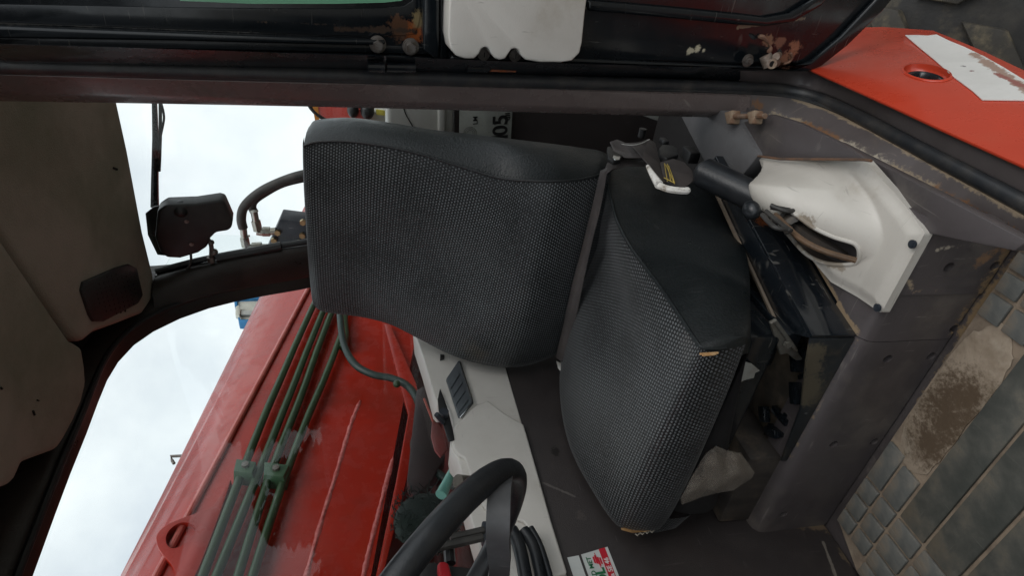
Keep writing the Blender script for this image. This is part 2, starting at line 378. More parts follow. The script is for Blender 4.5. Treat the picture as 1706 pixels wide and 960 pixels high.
# ================================================================== THE PLACE
ground = obj('ground', grid([[V((x, y, -1.45)) for x in (-400, 0, 400)] for y in (-400, 0, 400)]), mat('gravel_yard', (.17, .155, .135), .9, (.12, .11, .09), .6, bump=.4, bs=30), kind='structure')
random.seed(11)
def leaves(bm, c, rad, n, size):
    for k in range(n):
        d = V((random.gauss(0, 1), random.gauss(0, 1), random.gauss(0, 1))).normalized() * random.uniform(.35, 1) ** .6
        p = c + V((d.x * rad[0], d.y * rad[1], d.z * rad[2])); a, b, _ = frame((random.gauss(0, 1), random.gauss(0, 1), random.gauss(0, 1) + .3)); w = size * random.uniform(.6, 1.3)
        bm.faces.new([bm.verts.new(p - a * w), bm.verts.new(p + b * w * .5), bm.verts.new(p + a * w), bm.verts.new(p - b * w * .5)])
lv_ = bmesh.new(); tk_ = bmesh.new()
for k in range(16):
    y = -66 + k * 5.2 + random.uniform(-1, 1); x = -22 + random.uniform(-3, 3); h = random.uniform(.85, 1.1) * (11.5 if y < -27 else max(2.5, 10 - (y + 24) * .62))
    tube([(x, y, -1.45), (x + .2, y + .1, .5), (x + .1, y, h * .6 - 1)], lambda t: .22 - .12 * t, 7, bm=tk_)
    for q in range(15):
        leaves(lv_, V((x + random.uniform(-1.6, 1.6), y + random.uniform(-2.2, 2.2), h * (.06 + .86 * (q + random.random()) / 15) - 1.2)), (1.7, 2.1, 1.6), 230, .44)
wood = obj('tree_line', lv_, mat('dark_leaves', (.045, .075, .028), .6, (.03, .055, .02), 3), None, smooth=0, kind='stuff')
wood['label'] = 'dark leafy trees beyond the yard seen mirrored in the side window'; wood['category'] = 'trees'
obj('trunks', tk_, mat('bark', (.09, .07, .05), .9), wood, kind='stuff')
# seams, stains, rust and one painted edge highlight on the cab metal
def P2(p, **k): return tuple(P(p, **k))
BR = (.056, .046, .045); BR2 = (.043, .036, .036)
MT['brown_wall'] = mat('brown_black_wall_panel', (.040, .033, .0315), .5, (.031, .026, .026), 5, bump=.35, bs=480, scratch=.25, scol=(.10, .09, .085), dust=(.055, .046, .043), dl=.55, dh=.85, ds=5,
    spots=[(P2((925, 752), x=1), .014, (.012, .010, .008)), (P2((968, 860), x=1), .012, (.06, .05, .045))],
    segs=[(P2((905, 805), x=1), P2((958, 828), x=1), .0035, (.10, .088, .08)), (P2((1290, 862), x=1), P2((1400, 880), x=1), .02, (.14, .10, .065)), (P2((1372, 905), x=1), P2((1392, 960), x=1), .0035, (.16, .14, .12)), (P2((1395, 868), x=1), P2((1412, 930), x=1), .016, (.12, .09, .06)),
          (P2((1340, 868), x=1), P2((1385, 868), x=1), .007, (.13, .07, .035))])
MT['base'] = mat('brown_grey_base_panel', (.082, .071, .072), .40, (.062, .054, .055), 6, bump=.12, bs=300, scratch=.6, scol=(.20, .18, .165), dust=(.125, .107, .095), dl=.48, dh=.78, ds=7,
    segs=[(P2((1508, 455), y=-.61), P2((1525, 488), y=-.61), .006, (.33, .26, .18)), (P2((1525, 489), y=-.61), P2((1645, 486), y=-.61), .006, (.30, .22, .15)),
          (P2((1700, 405), y=-.61), P2((1600, 560), y=-.61), .016, (.23, .16, .09)), (P2((1600, 560), y=-.61), P2((1385, 870), y=-.61), .009, (.20, .15, .10)),
          ((.500, -.632, .175), (.372, -1.05, .175), .008, (.26, .19, .12)), (P2((1425, 568), z=.175), P2((1310, 770), z=.175), .007, (.22, .16, .10)),
          (P2((1566, 418), y=-.61), P2((1640, 410), y=-.61), .006, (.42, .37, .30)), (P2((1350, 845), y=-.61), P2((1385, 868), y=-.61), .010, (.12, .07, .04)),
          (P2((1640, 440), y=-.61), P2((1685, 415), y=-.61), .014, (.22, .13, .075))])
b0 = [(-40, 156), (0, 157), (300, 163), (600, 170), (900, 179), (1150, 187), (1230, 190), (1290, 196), (1340, 212), (1400, 241), (1480, 283), (1560, 325), (1706, 404), (1850, 483)]
b1 = [(-40, 121), (0, 122), (300, 131), (600, 139), (900, 147), (1150, 154), (1230, 157), (1300, 161), (1350, 172), (1410, 196), (1480, 233), (1560, 275), (1706, 355), (1850, 434)]
b2 = [(-40, 93), (0, 94), (300, 103), (600, 113), (900, 125), (1150, 132), (1230, 135), (1300, 139), (1355, 150), (1415, 175), (1480, 208), (1560, 250), (1706, 324), (1850, 400)]
b3 = [(-40, 72), (0, 73), (300, 82), (600, 92), (900, 104), (1150, 111), (1230, 112), (1310, 112), (1354, 115), (1430, 148), (1490, 176), (1570, 213), (1706, 274), (1850, 342)]
B0, B1, B2, B3 = Q(b0, x=.305), Q(b1, x=.268), Q(b2, x=.248), Q(b3, x=.212)
B0, B1, B2, B3 = [smooth_line(q, 4) for q in (B0, B1, B2, B3)]
TAN, RB = (.30, .235, .165), (.20, .105, .055)
sg = [(B0[i], B0[i + 4], .016, (TAN, RB, (.40, .35, .28))[k % 3]) for k, i in enumerate(range(28, len(B0) - 5, 4))] + [(B1[i], B1[i + 4], .009, TAN) for i in range(30, len(B1) - 5, 4)] + [(B3[i], B3[i + 4], .006, RB) for i in range(38, len(B3) - 5, 4)]
MT['sill'] = mat('grey_brown_sill_paint', (.115, .10, .098), .38, (.09, .077, .075), 6, scratch=.7, scol=(.26, .22, .18), bump=.08, bs=200, dust=(.16, .13, .105), dl=.55, dh=.8, ds=9, segs=sg,
    spots=[(P2((1310, 180), x=.3), .022, (.16, .07, .03)), (P2((1230, 185), x=.3), .024, (.22, .15, .10)), (P2((1296, 178), x=.3), .012, (.02, .014, .01)), (P2((1255, 175), x=.29), .02, RB)])
MT['pillar_brown'] = mat('brown_pillar_paint', (.135, .109, .103), .27, (.115, .093, .088), 5, scratch=.4, scol=(.3, .27, .24), bump=.05, bs=200, dust=(.13, .11, .10), dl=.6, dh=.8,
    spots=[(P2((1240, 178), x=.3), .03, (.20, .11, .06)), (P2((1270, 170), x=.28), .02, (.17, .15, .12))])
MT['white_plastic'] = mat('off_white_moulded_plastic', (.70, .67, .62), .42, (.63, .60, .55), 4, bump=.15, bs=420, scratch=.15, scol=(.3, .28, .25), dust=(.46, .41, .34), dl=.55, dh=.85, ds=7, rvar=.08)
MT['cover'] = mat('off_white_lever_cover_plastic', (.545, .515, .465), .38, (.47, .44, .395), 5, bump=.15, bs=350, dust=(.36, .31, .245), dl=.53, dh=.78, ds=12, scratch=.35, scol=(.22, .2, .18),
    spots=[(P2((1520, 405), z=.2), .022, (.44, .35, .24)), (P2((1465, 515), z=.2), .016, (.42, .34, .25)), (P2((1360, 375), z=.28), .018, (.36, .33, .3)), (P2((1455, 375), z=.24), .010, (.34, .31, .28))],
    segs=[(P2((1470, 500), z=.2), P2((1530, 405), z=.2), .010, (.50, .38, .25)), (P2((1300, 360), z=.26), P2((1420, 405), z=.26), .016, (.27, .225, .175)), (P2((1285, 385), z=.22), P2((1400, 445), z=.19), .010, (.36, .31, .25))])
DO, DN = V((0, -1.165, 0)), V((0, 1, -.135)).normalized()
DK = dict(pl=(DO, DN))
MT['door'] = mat('black_door_paint', (.0065, .009, .0115), .21, (.010, .012, .014), 6, spec=.42, scratch=.5, scol=(.14, .13, .115), bump=.06, bs=80, dust=(.045, .04, .032), dl=.6, dh=.85, ds=6, coat=.2,
    spots=[(P2((688, 48), **DK), .022, RUST), (P2((697, 32), **DK), .016, (.24, .18, .09)), (P2((665, 45), **DK), .022, (.10, .05, .03)), (P2((1150, 84), **DK), .0075, (.50, .46, .34)), (P2((1163, 80), **DK), .0085, (.58, .53, .39)), (P2((1172, 84), **DK), .005, (.5, .46, .34)), (P2((1322, 82), **DK), .018, (.27, .13, .08)),
           (P2((1300, 70), **DK), .014, (.18, .10, .07)), (P2((1280, 68), **DK), .012, (.22, .14, .09)), (P2((1305, 100), **DK), .02, (.20, .11, .07))],
    segs=[(P2((430, 35), **DK), P2((640, 43), **DK), .0028, (.10, .065, .045)), (P2((0, 36), **DK), P2((430, 52), **DK), .0025, (.12, .115, .105)), (P2((1230, 45), **DK), P2((1340, 30), **DK), .004, (.17, .155, .11)), (P2((970, 12), **DK), P2((1200, 28), **DK), .003, (.12, .11, .09)), (P2((560, 47), **DK), P2((690, 50), **DK), .006, (.06, .04, .03))])  # grey line along the window ridge is an edge highlight put into colour

MT['brown_wall_dusty'] = mat('dusty_brown_block', (.055, .046, .04), .6, (.035, .03, .027), 14, stretch=(3, 1, .6), dust=(.13, .10, .07), ds=14, dl=.5, dh=.75, bump=.2)
MT['gusset'] = mat('smooth_grey_gusset_paint', (.125, .122, .125), .36, (.10, .098, .10), 8, bump=.08, scratch=.3, scol=(.3, .3, .29), dust=(.16, .15, .145), dl=.55, dh=.85)
cab = thing('crane_cab', 'crane cab interior with brown black panels, white trim and brown door pillar', 'cab', (.65, -.8, 0))
# ---- floor
obj('floor', box((.68, -.7, -.035), .86, 2.3, .06), MT['base'], cab)
# ---- right side wall below the trim, and the rear wall
wall = obj('side_wall', box((1.03, -.62, .30), .06, 2.25, .60, bw=.006), MT['brown_wall'], cab)
RO, RN = V((0, -1.57, 1.55)), V((0, 1, -.17)).normalized()
RK = dict(pl=(RO, RN)); BK = RN * -.035
obj('rear_wall', prism(Q([(757, 100), (757, 470), (1300, 620), (1300, 60)], pl=(RO - RN * .012, RN)), BK), MT['brown_wall'], cab)
obj('rear_ledge', prism(Q([(643, 90), (646, 205), (640, 420), (752, 440), (757, 225), (757, 90)], **RK), BK * 1.6, .012, 3), MT['grey_trim'], cab, 'grey white plastic ledge under the rear window')
tb = bmesh.new()
tube(Q([(672, 178), (676, 190), (684, 204), (690, 215)], pl=(RO + RN * .001, RN)), .0016, 5, bm=tb)
obj('crack', tb, MT['hole'], cab, kind='stuff')
obj('ledge_lip', prism(Q([(728, 100), (728, 240), (740, 240), (741, 100)], **RK), RN * .018, .006, 3), MT['grey_trim'], cab)
obj('corner_trim', prism(Q([(1040, 182), (1125, 170), (1146, 217), (1136, 216)], pl=(RO + RN * .10, RN)), BK, .004), MT['grey_trim'], cab, 'pale triangular trim low behind the door pillar')
obj('front_wall', box((.66, .52, .33), .82, .05, .72, bw=.01), MT['brown_wall'], cab)  # unseen cab front and dash, added to block low light from ahead
obj('dashboard', prism([V((.26, .22, .74)), V((1.0, .22, .74)), V((1.0, .5, .80)), V((.26, .5, .80))], V((0, 0, -.30)), .02, 3), MT['black_plastic'], cab)
# ---- roof and headlining
obj('roof', prism([V((.16, -1.62, 1.64)), V((1.12, -1.62, 1.64)), V((1.12, .55, 1.64)), V((.16, .55, 1.64))], V((0, 0, .04)), .01), MT['pillar'], cab)
HZ = 1.55
hp = [(160, 40), (196, 162), (215, 250), (240, 385), (257, 455), (260, 480), (256, 500), (240, 524), (200, 540), (160, 555), (140, 572), (120, 560), (60, 480), (-60, 300), (-200, 100), (-60, 20)]
head = obj('headlining', prism(Q(hp, z=HZ), V((0, 0, .085)), .022, 4), MT['headliner'], cab)
hp2 = [(-200, 100), (-60, 300), (60, 480), (118, 566), (139, 577), (144, 610), (146, 640), (138, 672), (124, 705), (108, 735), (98, 750), (60, 764), (40, 772), (28, 800), (20, 811), (0, 812), (-60, 790), (-260, 600)]
obj('headlining_front', prism(Q(hp2, z=HZ - .012), V((0, 0, .09)), .03, 4), MT['headliner'], cab)
for q in ([(190, 278), (197, 281), (196, 284), (189, 281)], [(57, 684), (60, 692), (58, 693), (55, 685)], [(63, 666), (66, 667), (66, 669), (63, 668)], [(3, 645), (6, 648), (4, 650), (2, 647)]):
    obj('lining_nick', prism(Q(q, z=HZ - .014 if q[0][0] < 100 else HZ - .002), V((0, 0, .004))), MT['hole'], cab)
sp = obj('speaker_grille', prism(Q([(140, 470), (195, 446), (216, 440), (229, 447), (239, 492), (231, 506), (174, 536), (157, 536), (150, 524), (137, 484)], z=HZ - .006), V((0, 0, .012)), .003), MT['black_plastic'], cab, 'black octagonal speaker grille in the headlining')
hb = bmesh.new()
for i in range(9):
    for j in range(9):
        if (i - 4) ** 2 + (j - 4) ** 2 > 19: continue
        u, w = (i - 4) / 4.5, (j - 4) / 4.5
        c = P((194 + u * 34 + w * 9, 490 - u * 9 + w * 34), z=HZ - .0062)
        cyl(c, (0, 0, 1), .0030, .0022, 6, bm=hb)
obj('grille_holes', hb, MT['hole'], sp, kind='stuff')
# ---- corner pillar between the rear and the right window
CP = [(262, 455), (330, 437), (400, 424), (470, 412), (545, 400)]; CQ = [(258, 520), (298, 507), (350, 491), (430, 474), (545, 454)]
rows = []
for a, b in zip(CP, CQ):
    t = (a[0] - 262) / 283; A, B = P(a, **RK), P(b, x=1.06 - .02 * t)
    M1 = A.lerp(B, .35) + V((-.022, .02, 0)); M2 = A.lerp(B, .75) + V((-.028, .004, 0))
    rows.append([A, A.lerp(M1, .5) + V((-.006, .004, 0)), M1, M2, B, B + V((.05, -.06, 0)), A + V((.05, -.06, 0))])
obj('corner_pillar', grid(rows, closed_s=True, caps=True), MT['pillar'], cab, 'brown black corner pillar between rear and side windows', smooth=50)
obj('pillar_gasket', tube([p + V((-.004, .008, 0)) for p in Q([(262, 452), (330, 434), (400, 420), (470, 409), (545, 397)], **RK)], .009, 8), MT['window_seal'], cab)
obj('gasket_cover', tube([p + V((-.008, .016, 0)) for p in Q([(364, 430), (420, 419), (470, 409)], **RK)], .013, 8), MT['black_plastic'], cab)
# ---- right window: frame with a rounded corner, gasket, pane
WX = 1.06
op = [(560, 459), (505, 470), (450, 479), (400, 488), (350, 500), (300, 517), (255, 538), (222, 560), (195, 588), (176, 618), (160, 655), (140, 706), (112, 772), (85, 840), (62, 900), (38, 962), (15, 1030)]
ou = [(560, 440), (505, 440), (450, 440), (400, 440), (340, 445), (262, 452), (200, 455), (140, 470), (90, 505), (60, 545), (30, 590), (0, 640), (-30, 700), (-55, 770), (-75, 850), (-95, 930), (-120, 1010)]
wr = []
for a, b in zip(op, ou):
    A, B = P((a[0] - 6, a[1] - 9), x=WX), P(b, x=WX)
    wr.append([A, A.lerp(B, .10) + V((-.016, 0, 0)), A.lerp(B, .5) + V((-.024, 0, 0)), B + V((-.02, 0, 0)), B + V((.05, 0, 0)), A + V((.05, 0, 0))])
obj('side_window_frame', grid(wr, closed_s=True, caps=True), MT['pillar'], cab, smooth=50)
obj('side_window_gasket', tube([p + V((-.004, 0, 0)) for p in Q([(a[0] - 5, a[1] - 8) for a in op], x=WX)], .0075, 8, sm=4), MT['window_seal'], cab)
obj('side_window_pane', box((WX + .022, -.75, 1.12), .005, 2.4, .95), MT['glass'], cab, 'clear side window pane with faint reflections')
RC = P((430, 290), pl=(RO - RN * .03, RN))
obj('rear_window_pane', box(RC - V((.19, 0, 0)), .98, .005, .95, ax=(V((1, 0, 0)), RN, V((1, 0, 0)).cross(RN))), MT['glass'], cab, 'clear rear window pane')

# ---- white trim along the side wall
TX = 1.0
tr = [(680, 430), (692, 556), (704, 592), (716, 632), (724, 662), (729, 668), (736, 668), (737, 655), (752, 694), (756, 716), (752, 724), (750, 738), (753, 752), (762, 762), (768, 785), (776, 830), (784, 860), (797, 905), (806, 950), (820, 1040),
      (968, 1040), (945, 960), (917, 872), (890, 775), (845, 620), (800, 470)]
obj('side_trim', prism(Q(tr, x=TX - .004), V((.075, 0, 0)), .008, 3), MT['white_plastic'], cab, 'off white moulded trim along the side wall')
tb = [(757, 716), (753, 726), (752, 740), (756, 753), (764, 764), (773, 768), (784, 800), (796, 838), (815, 862), (838, 862), (872, 875), (884, 895), (894, 930), (903, 965), (921, 965), (944, 960), (917, 872), (893, 786), (872, 712), (840, 694), (812, 672), (790, 682), (772, 697)]
bm = prism(Q(tb, x=TX - .003), V((-.010, 0, 0)), .0075, 4)
obj('trim_bulge', bm, MT['white_plastic'], cab)
vent = obj('air_vent', prism(Q([(763, 606), (743, 636), (763, 698), (766, 699), (787, 673), (785, 668), (767, 606)], x=TX - .003), V((-.010, 0, 0)), .002), MT['vent'], cab, 'dark grey louvred air vent in the white trim')
VC = [P(p, x=TX - .014) for p in ((762, 612), (747, 637), (764, 691), (780, 670))]
for k in range(4):
    t0, t1 = k / 4 + .012, (k + 1) / 4 - .022
    q = [VC[0].lerp(VC[3], t0), VC[1].lerp(VC[2], t0), VC[1].lerp(VC[2], t1), VC[0].lerp(VC[3], t1)]
    q = [q[0], q[1], q[2] + V((-.003, 0, 0)), q[3] + V((-.003, 0, 0))]
    obj('slat', prism(q, V((.003, 0, 0)), .0006), MT['vent'], vent)
obj('vent_rim', tube([p + V((-.002, 0, 0)) for p in Q([(766, 606), (786, 668), (787, 674), (767, 698)], x=TX - .014)], .0025, 6, sm=1), MT['chrome'], vent)
obj('trim_clip', prism(Q([(733, 596), (733, 602), (740, 600), (740, 597)], x=TX - .005), V((-.012, 0, 0)), .001), MT['black_plastic'], cab)
obj('window_latch_plate', prism(Q([(733, 649), (729, 668), (731, 690), (739, 712), (747, 738), (757, 735), (754, 716), (745, 680)], x=TX - .012), V((-.004, 0, 0)), .001), MT['black_plastic'], cab)
lb = cyl(P((739, 694), x=TX - .016), (-1, 0, 0), .011, .016, 12, .002)
cyl(P((738, 704), x=TX - .02), (-.8, 0, .5), .006, .03, 10, .001, bm=lb)
obj('window_latch', lb, MT['manifold'], cab)

# ---- seat base: front panels, top, edge
SY = -.617
NB = [(.29, .412), (.4135, .5035), (.505, 1.0)]
prof = [(-.006, .0), (.0, .148), (-.003, .159), (-.012, .168), (-.024, .1715), (-.075, .175)]
for k, (x0, x1) in enumerate(NB):
    off = .003 if k == 0 else 0
    rws = []
    for x in (x0, x1):
        rws.append([V((x, SY + dy + off, z)) for dy, z in prof] + [V((x, SY - .075 + off, .166)), V((x, SY - .02, 0))])
    if k == 0:
        cc = .03  # corner cut of the overlapping plate
    o = obj('base_panel', grid(rws, closed_s=True, caps=True), MT['base'], cab, smooth=60)
    holes = [(1580, 445), (1660, 445)] if k == 0 else ([(1594, 552)] if k == 1 else [(1480, 600), (1555, 598), (1390, 742), (1460, 740), (1306, 858)])
    if holes:
        cs = []
        for h in holes:
            p = P(h, y=SY); cs.append(cyl(p + V((0, .05, 0)), (0, -1, 0), .0085, .2, 14))
        cut(o, cs)
obj('base_inside', box((.65, -1.16, .06), .70, 1.0, .10), MT['hole'], cab)
obj('base_top', prism([V((.29, -.69, .15)), V((.482, -.69, .15)), V((.378, -1.03, .15)), V((.35, -1.13, .15)), V((.29, -1.13, .15))], V((0, 0, .022))), MT['base'], cab)
obj('base_block', prism([V((.805, -.645, .165)), V((.998, -.645, .165)), V((.998, -1.12, .165)), V((.805, -1.12, .165))], V((0, 0, .072)), .006), MT['brown_wall_dusty'], cab)
obj('base_side', prism([V((.86, -.69, .15)), V((.998, -.69, .15)), V((.998, -1.7, .15)), V((.86, -1.7, .15))], V((0, 0, .022))), MT['base'], cab)
obj('side_gusset', prism(Q([(1122, 172), (1222, 186), (1264, 258), (1238, 290), (1200, 318), (1168, 262)], z=.235), V((0, 0, -.06)), .006), MT['gusset'], cab, 'grey sloping gusset between pillar and seat base')
flap = obj('access_flap', prism(Q([(1228, 206), (1262, 257), (1268, 262), (1300, 263), (1440, 264), (1395, 236), (1330, 204), (1285, 190)], z=.225), V((0, 0, -.012)), .002), MT['base'], cab, 'brown access flap beside the sill')
for px in (1229, 1267):
    obj('hinge_lug', prism([p for p in Q([(px - 8, 188), (px + 6, 184), (px + 4, 207), (px - 4, 208)], z=.235)], V((0, 0, .02)), .003), mat('sandy_hinge_lug', (.26, .19, .13), .8, (.18, .10, .06), 50, bump=.4, bs=150), flap)
obj('hinge_pin', tube(Q([(1222, 194), (1275, 193)], z=.248), .005, 8, sm=1), mat('dull_rusty_pin', (.15, .075, .04), .8, (.2, .14, .1), 50), flap)
obj('flap_edge', tube(Q([(1263, 260), (1300, 265), (1440, 266), (1452, 268)], z=.232), .0022, 6, sm=1), mat('rust_tinged_edge', (.16, .085, .05), .7, (.09, .06, .045), 40), flap)

obj('base_filler', prism(Q([(1436, 262), (1392, 236), (1560, 322), (1712, 402), (1690, 418), (1600, 400), (1536, 386)], z=.168), V((0, 0, -.02)), .002), MT['base'], cab)
# ---- sill and door pillar, swept up from the threshold
ns = 26  # rows that belong to the pillar
def strip(A, B, lo, hi, back, drop=V((0, 0, 0))):
    rs = []
    for a, b in zip(A[lo:hi], B[lo:hi]):
        e = (b - a); m = a.lerp(b, .5)
        rs.append([a, a.lerp(b, .12) + back * -.12, a.lerp(b, .88) + back * -.12, b, b + back, a + back])
    return grid(rs, closed_s=True, caps=True)
INB = V((.02, -.035, 0))
obj('door_pillar', strip(B0, B1, 0, ns, INB), MT['pillar_brown'], cab, 'brown painted door pillar', smooth=40)
obj('door_sill', strip(B0, B1, ns - 1, len(B0), V((.012, -.012, -.04))), MT['sill'], cab, 'scuffed brown sill with rust along the edges', smooth=40)
MS = [(a.lerp(b, .5)) for a, b in zip(B1, B2)]
obj('door_seal', tube(MS[::2], .0125, 12, sm=2), MT['rubber'], cab, 'black rubber door seal')
obj('seal_lip', tube([a.lerp(b, .12) for a, b in zip(B1, B2)][::2], .004, 6, sm=2), MT['rubber'], cab)
obj('seal_channel', strip(B1, B2, 0, len(B1), V((.02, -.03, -.02))), MT['rubber'], cab, smooth=40)
obj('outer_flange', strip(B2, B3, ns - 2, len(B2), V((.01, -.012, -.03))), MT['sill'], cab, smooth=40)
obj('pillar_outside', strip(B2, B3, 0, ns - 1, V((.03, -.05, 0))), MT['steel_black'], cab, smooth=40)

# ---- red outside panel below the sill
AL = math.radians(72)
LO = P((1500, 182), x=.208); LN = V((-math.sin(AL), 0, math.cos(AL)))
LK = dict(pl=(LO, LN)); PI_ = LN * -.005
red = obj('outer_panel', prism(Q([(1330, 105), (1440, 45), (1470, 44), (1555, 50), (1590, 64), (1640, 85), (1706, 116), (1800, 160), (1900, 380), (1850, 344), (1706, 276), (1570, 215), (1490, 178), (1354, 117)], **LK), PI_, .0015), MT['red_paint'], cab, 'red outer body panel with recessed hole')
hc = P((1543, 121), **LK); hu = (P((1572, 133), **LK) - P((1514, 108), **LK)); hr = hu.length / 2; hu.normalize(); hv = LN.cross(hu)
hl = P((1549, 107), **LK); hs = abs((hl - hc).dot(hv))
def ell(c, u, v, a, b, n=28): return [c + u * math.cos(k * 2 * math.pi / n) * a + v * math.sin(k * 2 * math.pi / n) * b for k in range(n)]
hs = max(hs, .018)
cut(red, [prism([p + LN * .02 for p in ell(hc, hu, hv, hr, hs)], LN * -.2)])
rows = [ell(hc + LN * d, hu, hv, hr * s, hs * s) for d, s in ((.0005, 1.10), (.0025, 1.06), (.0025, .99), (-.005, .97), (-.011, .93), (-.012, .84))]
obj('hole_collar', grid(rows, closed_s=True), MT['red_paint'], red, smooth=60)
obj('hole_ring', grid([ell(hc + LN * d, hu, hv, hr * s, hs * s) for d, s in ((-.013, .90), (-.009, .82), (-.011, .70), (-.024, .66))], closed_s=True), MT['steel_black'], red, smooth=60)
obj('hole_bottom', prism(ell(hc + LN * -.022, hu, hv, hr * .9, hs * .9), LN * -.004), mat('muddy_floor_of_hole', (.16, .13, .09), .9), red)
st = obj('reflective_tape', prism(Q([(1508, 59), (1530, 59), (1545, 60), (1560, 58), (1580, 68), (1607, 79), (1640, 95), (1670, 112), (1706, 134), (1740, 158), (1740, 168), (1706, 168), (1636, 167), (1620, 152), (1590, 130), (1560, 103), (1530, 78)], pl=(LO + LN * .001, LN)), LN * .0015, 0),
    mat('worn_white_tape', (.72, .71, .68), .5, (.66, .65, .62), 14, dust=(.5, .42, .36), dl=.62, dh=.82, ds=14, segs=[(P2((1622, 92), **LK), P2((1720, 158), **LK), .011, (.36, .25, .2)), (P2((1660, 125), **LK), P2((1712, 150), **LK), .007, (.30, .12, .1))], spots=[(P2((1605, 112), **LK), .006, (.12, .11, .11)), (P2((1618, 120), **LK), .005, (.2, .1, .1))]), red, 'worn white strip on the red panel')

# ---- cab door, swung open to the outside
door = obj('door', prism(Q([(-80, 88), (300, 92), (600, 99), (950, 110), (1250, 119), (1335, 120), (1352, 114), (1372, 98), (1420, 55), (1480, -8), (1560, -95), (1560, -260), (-80, -260)], **DK), DN * -.03, .006, 3), MT['door'], cab, 'black painted cab door swung open')
def dpris(pts, h, bw=.004, name='door_frame', m='door', base=0.0, lab=None, seg=3):
    return obj(name, prism(Q(pts, pl=(DO + DN * base, DN)), DN * h, bw, seg), MT[m], door, lab)
# window frame upper part: outer lip, recess, inner ridge round the glass
dpris([(-80, 76), (300, 81), (600, 87), (722, 92), (722, 99), (600, 98), (300, 91), (-80, 86)], .016, .005)
dpris([(-80, 58), (300, 64), (600, 72), (700, 76), (720, 78), (722, 90), (600, 86), (300, 80), (-80, 74)], .006, .002)
dpris([(-80, 36), (0, 39), (300, 51), (560, 61), (640, 63), (640, 70), (600, 71), (300, 63), (-80, 57)], .018, .006)
dpris([(-80, 5), (100, 8), (300, 12), (560, 14), (640, 12), (672, 9), (686, 0), (694, -30), (694, -260), (703, -260), (703, 10), (697, 40), (690, 56), (640, 60), (560, 58), (300, 48), (-80, 33)], -.001 + .004, .001)
dpris([(701, -260), (727, -260), (727, 88), (722, 92), (701, 78)], .024, .006)
dpris([(732, -260), (744, -260), (744, 96), (732, 95)], .006, .002)
# lower panel: ridges and the rounded corner
dpris([(748, 88), (950, 94), (1245, 108), (1316, 110), (1345, 100), (1395, 58), (1450, 0), (1520, -90), (1535, -75), (1462, 18), (1405, 74), (1362, 108), (1338, 117), (1250, 116), (950, 107), (748, 99)], .013, .005)
dpris([(975, -2), (1100, 9), (1230, 22), (1270, 27), (1310, 20), (1350, -4), (1390, -45), (1400, -35), (1362, 8), (1318, 34), (1272, 42), (1230, 40), (1100, 27), (975, 16)], .012, .006)
gl = bpy.data.materials.new('green_tinted_glass'); gl.use_nodes = True
gb = gl.node_tree.nodes['Principled BSDF']; gb.inputs['Base Color'].default_value = (.22, .52, .33, 1); gb.inputs['Roughness'].default_value = .12; gb.inputs['Transmission Weight'].default_value = .25
MT['green_glass'] = gl
dpris([(395, -260), (300, 0), (420, 5), (560, 5), (640, 3), (668, 0), (680, -8), (688, -30), (690, -260)], .004, 0, 'door_window', 'green_glass', .006, 'green tinted door window')
# fixings
for p in ((629, 73), (684, 77)):
    c = P(p, pl=(DO + DN * .008, DN)); d = (DN + V((.05, .1, .1))).normalized()
    bb = cyl(c, DN, .0135, .003, 24, .001); cyl(c + DN * .003, DN, .0115, .003, 24, .001, bm=bb); cyl(c + DN * .006, d, .0085, .011, 6, .001, bm=bb); cyl(c + DN * .016, d, .006, .002, 12, bm=bb)
    obj('hinge_bolt', bb, MT['dark_zinc'], door)
c = P((1245, 100), pl=(DO + DN * .013, DN))
bb = cyl(c, DN, .012, .003, 24, .001); cyl(c + DN * .003, DN, .009, .003, 24, .001, bm=bb); cyl(c + DN * .006, DN, .006, .006, 6, .001, bm=bb)
obj('washer_screw', bb, MT['dark_zinc'], door)
lb = bmesh.new()
tube([P((1275, 92), pl=(DO + DN * .02, DN)), P((1282, 110), pl=(DO + DN * .03, DN))], .012, 12, sm=1, bm=lb)
tube([P((1292, 104), pl=(DO + DN * .016, DN)), P((1286, 106), pl=(DO + DN * .055, DN))], .0095, 14, sm=1, bm=lb)
tube([P((1297, 92), pl=(DO + DN * .016, DN)), P((1293, 94), pl=(DO + DN * .045, DN))], .007, 12, sm=1, bm=lb)
obj('stay_bracket', lb, mat('rust_flecked_bracket', (.30, .25, .21), .55, (.16, .10, .07), 50, metal=.5, dust=(.36, .28, .2), ds=40), door, 'rust flecked stay bracket at the lower corner')
c = P((1286, 106), pl=(DO + DN * .056, DN)); obj('bracket_eye', cyl(c, DN, .0055, .001, 14), MT['hole'], door)
# torn holes rusted through the lower corner
rag = lambda pts: prism([p for p in Q(pts, pl=(DO + DN * .03, DN))], DN * -.2)
for pts, nm in (([(1304, 105), (1301, 97), (1307, 96), (1313, 88), (1315, 86), (1318, 88), (1320, 96), (1315, 102), (1309, 104)], 0), ([(1263, 63), (1265, 60), (1270, 61), (1277, 66), (1276, 71), (1270, 71), (1266, 68)], 0), ([(648, 52), (650, 49), (656, 50), (662, 53), (663, 55), (657, 56), (651, 55)], 0)):
    try: cut(door, [rag(pts)])
    except Exception as e: print('cut', e)
fre = mat('flaking_rust_edge', (.26, .15, .10), .8, (.15, .07, .045), 60)
obj('rusted_edge', tube(Q([(1264, 60), (1272, 62), (1281, 72), (1284, 80), (1280, 88)], pl=(DO + DN * .003, DN)), lambda t: .003 + .002 * math.sin(t * 9), 6), fre, door)
obj('rusted_edge', tube(Q([(1318, 88), (1320, 96), (1315, 103), (1306, 106)], pl=(DO + DN * .002, DN)), .0022, 6), fre, door)
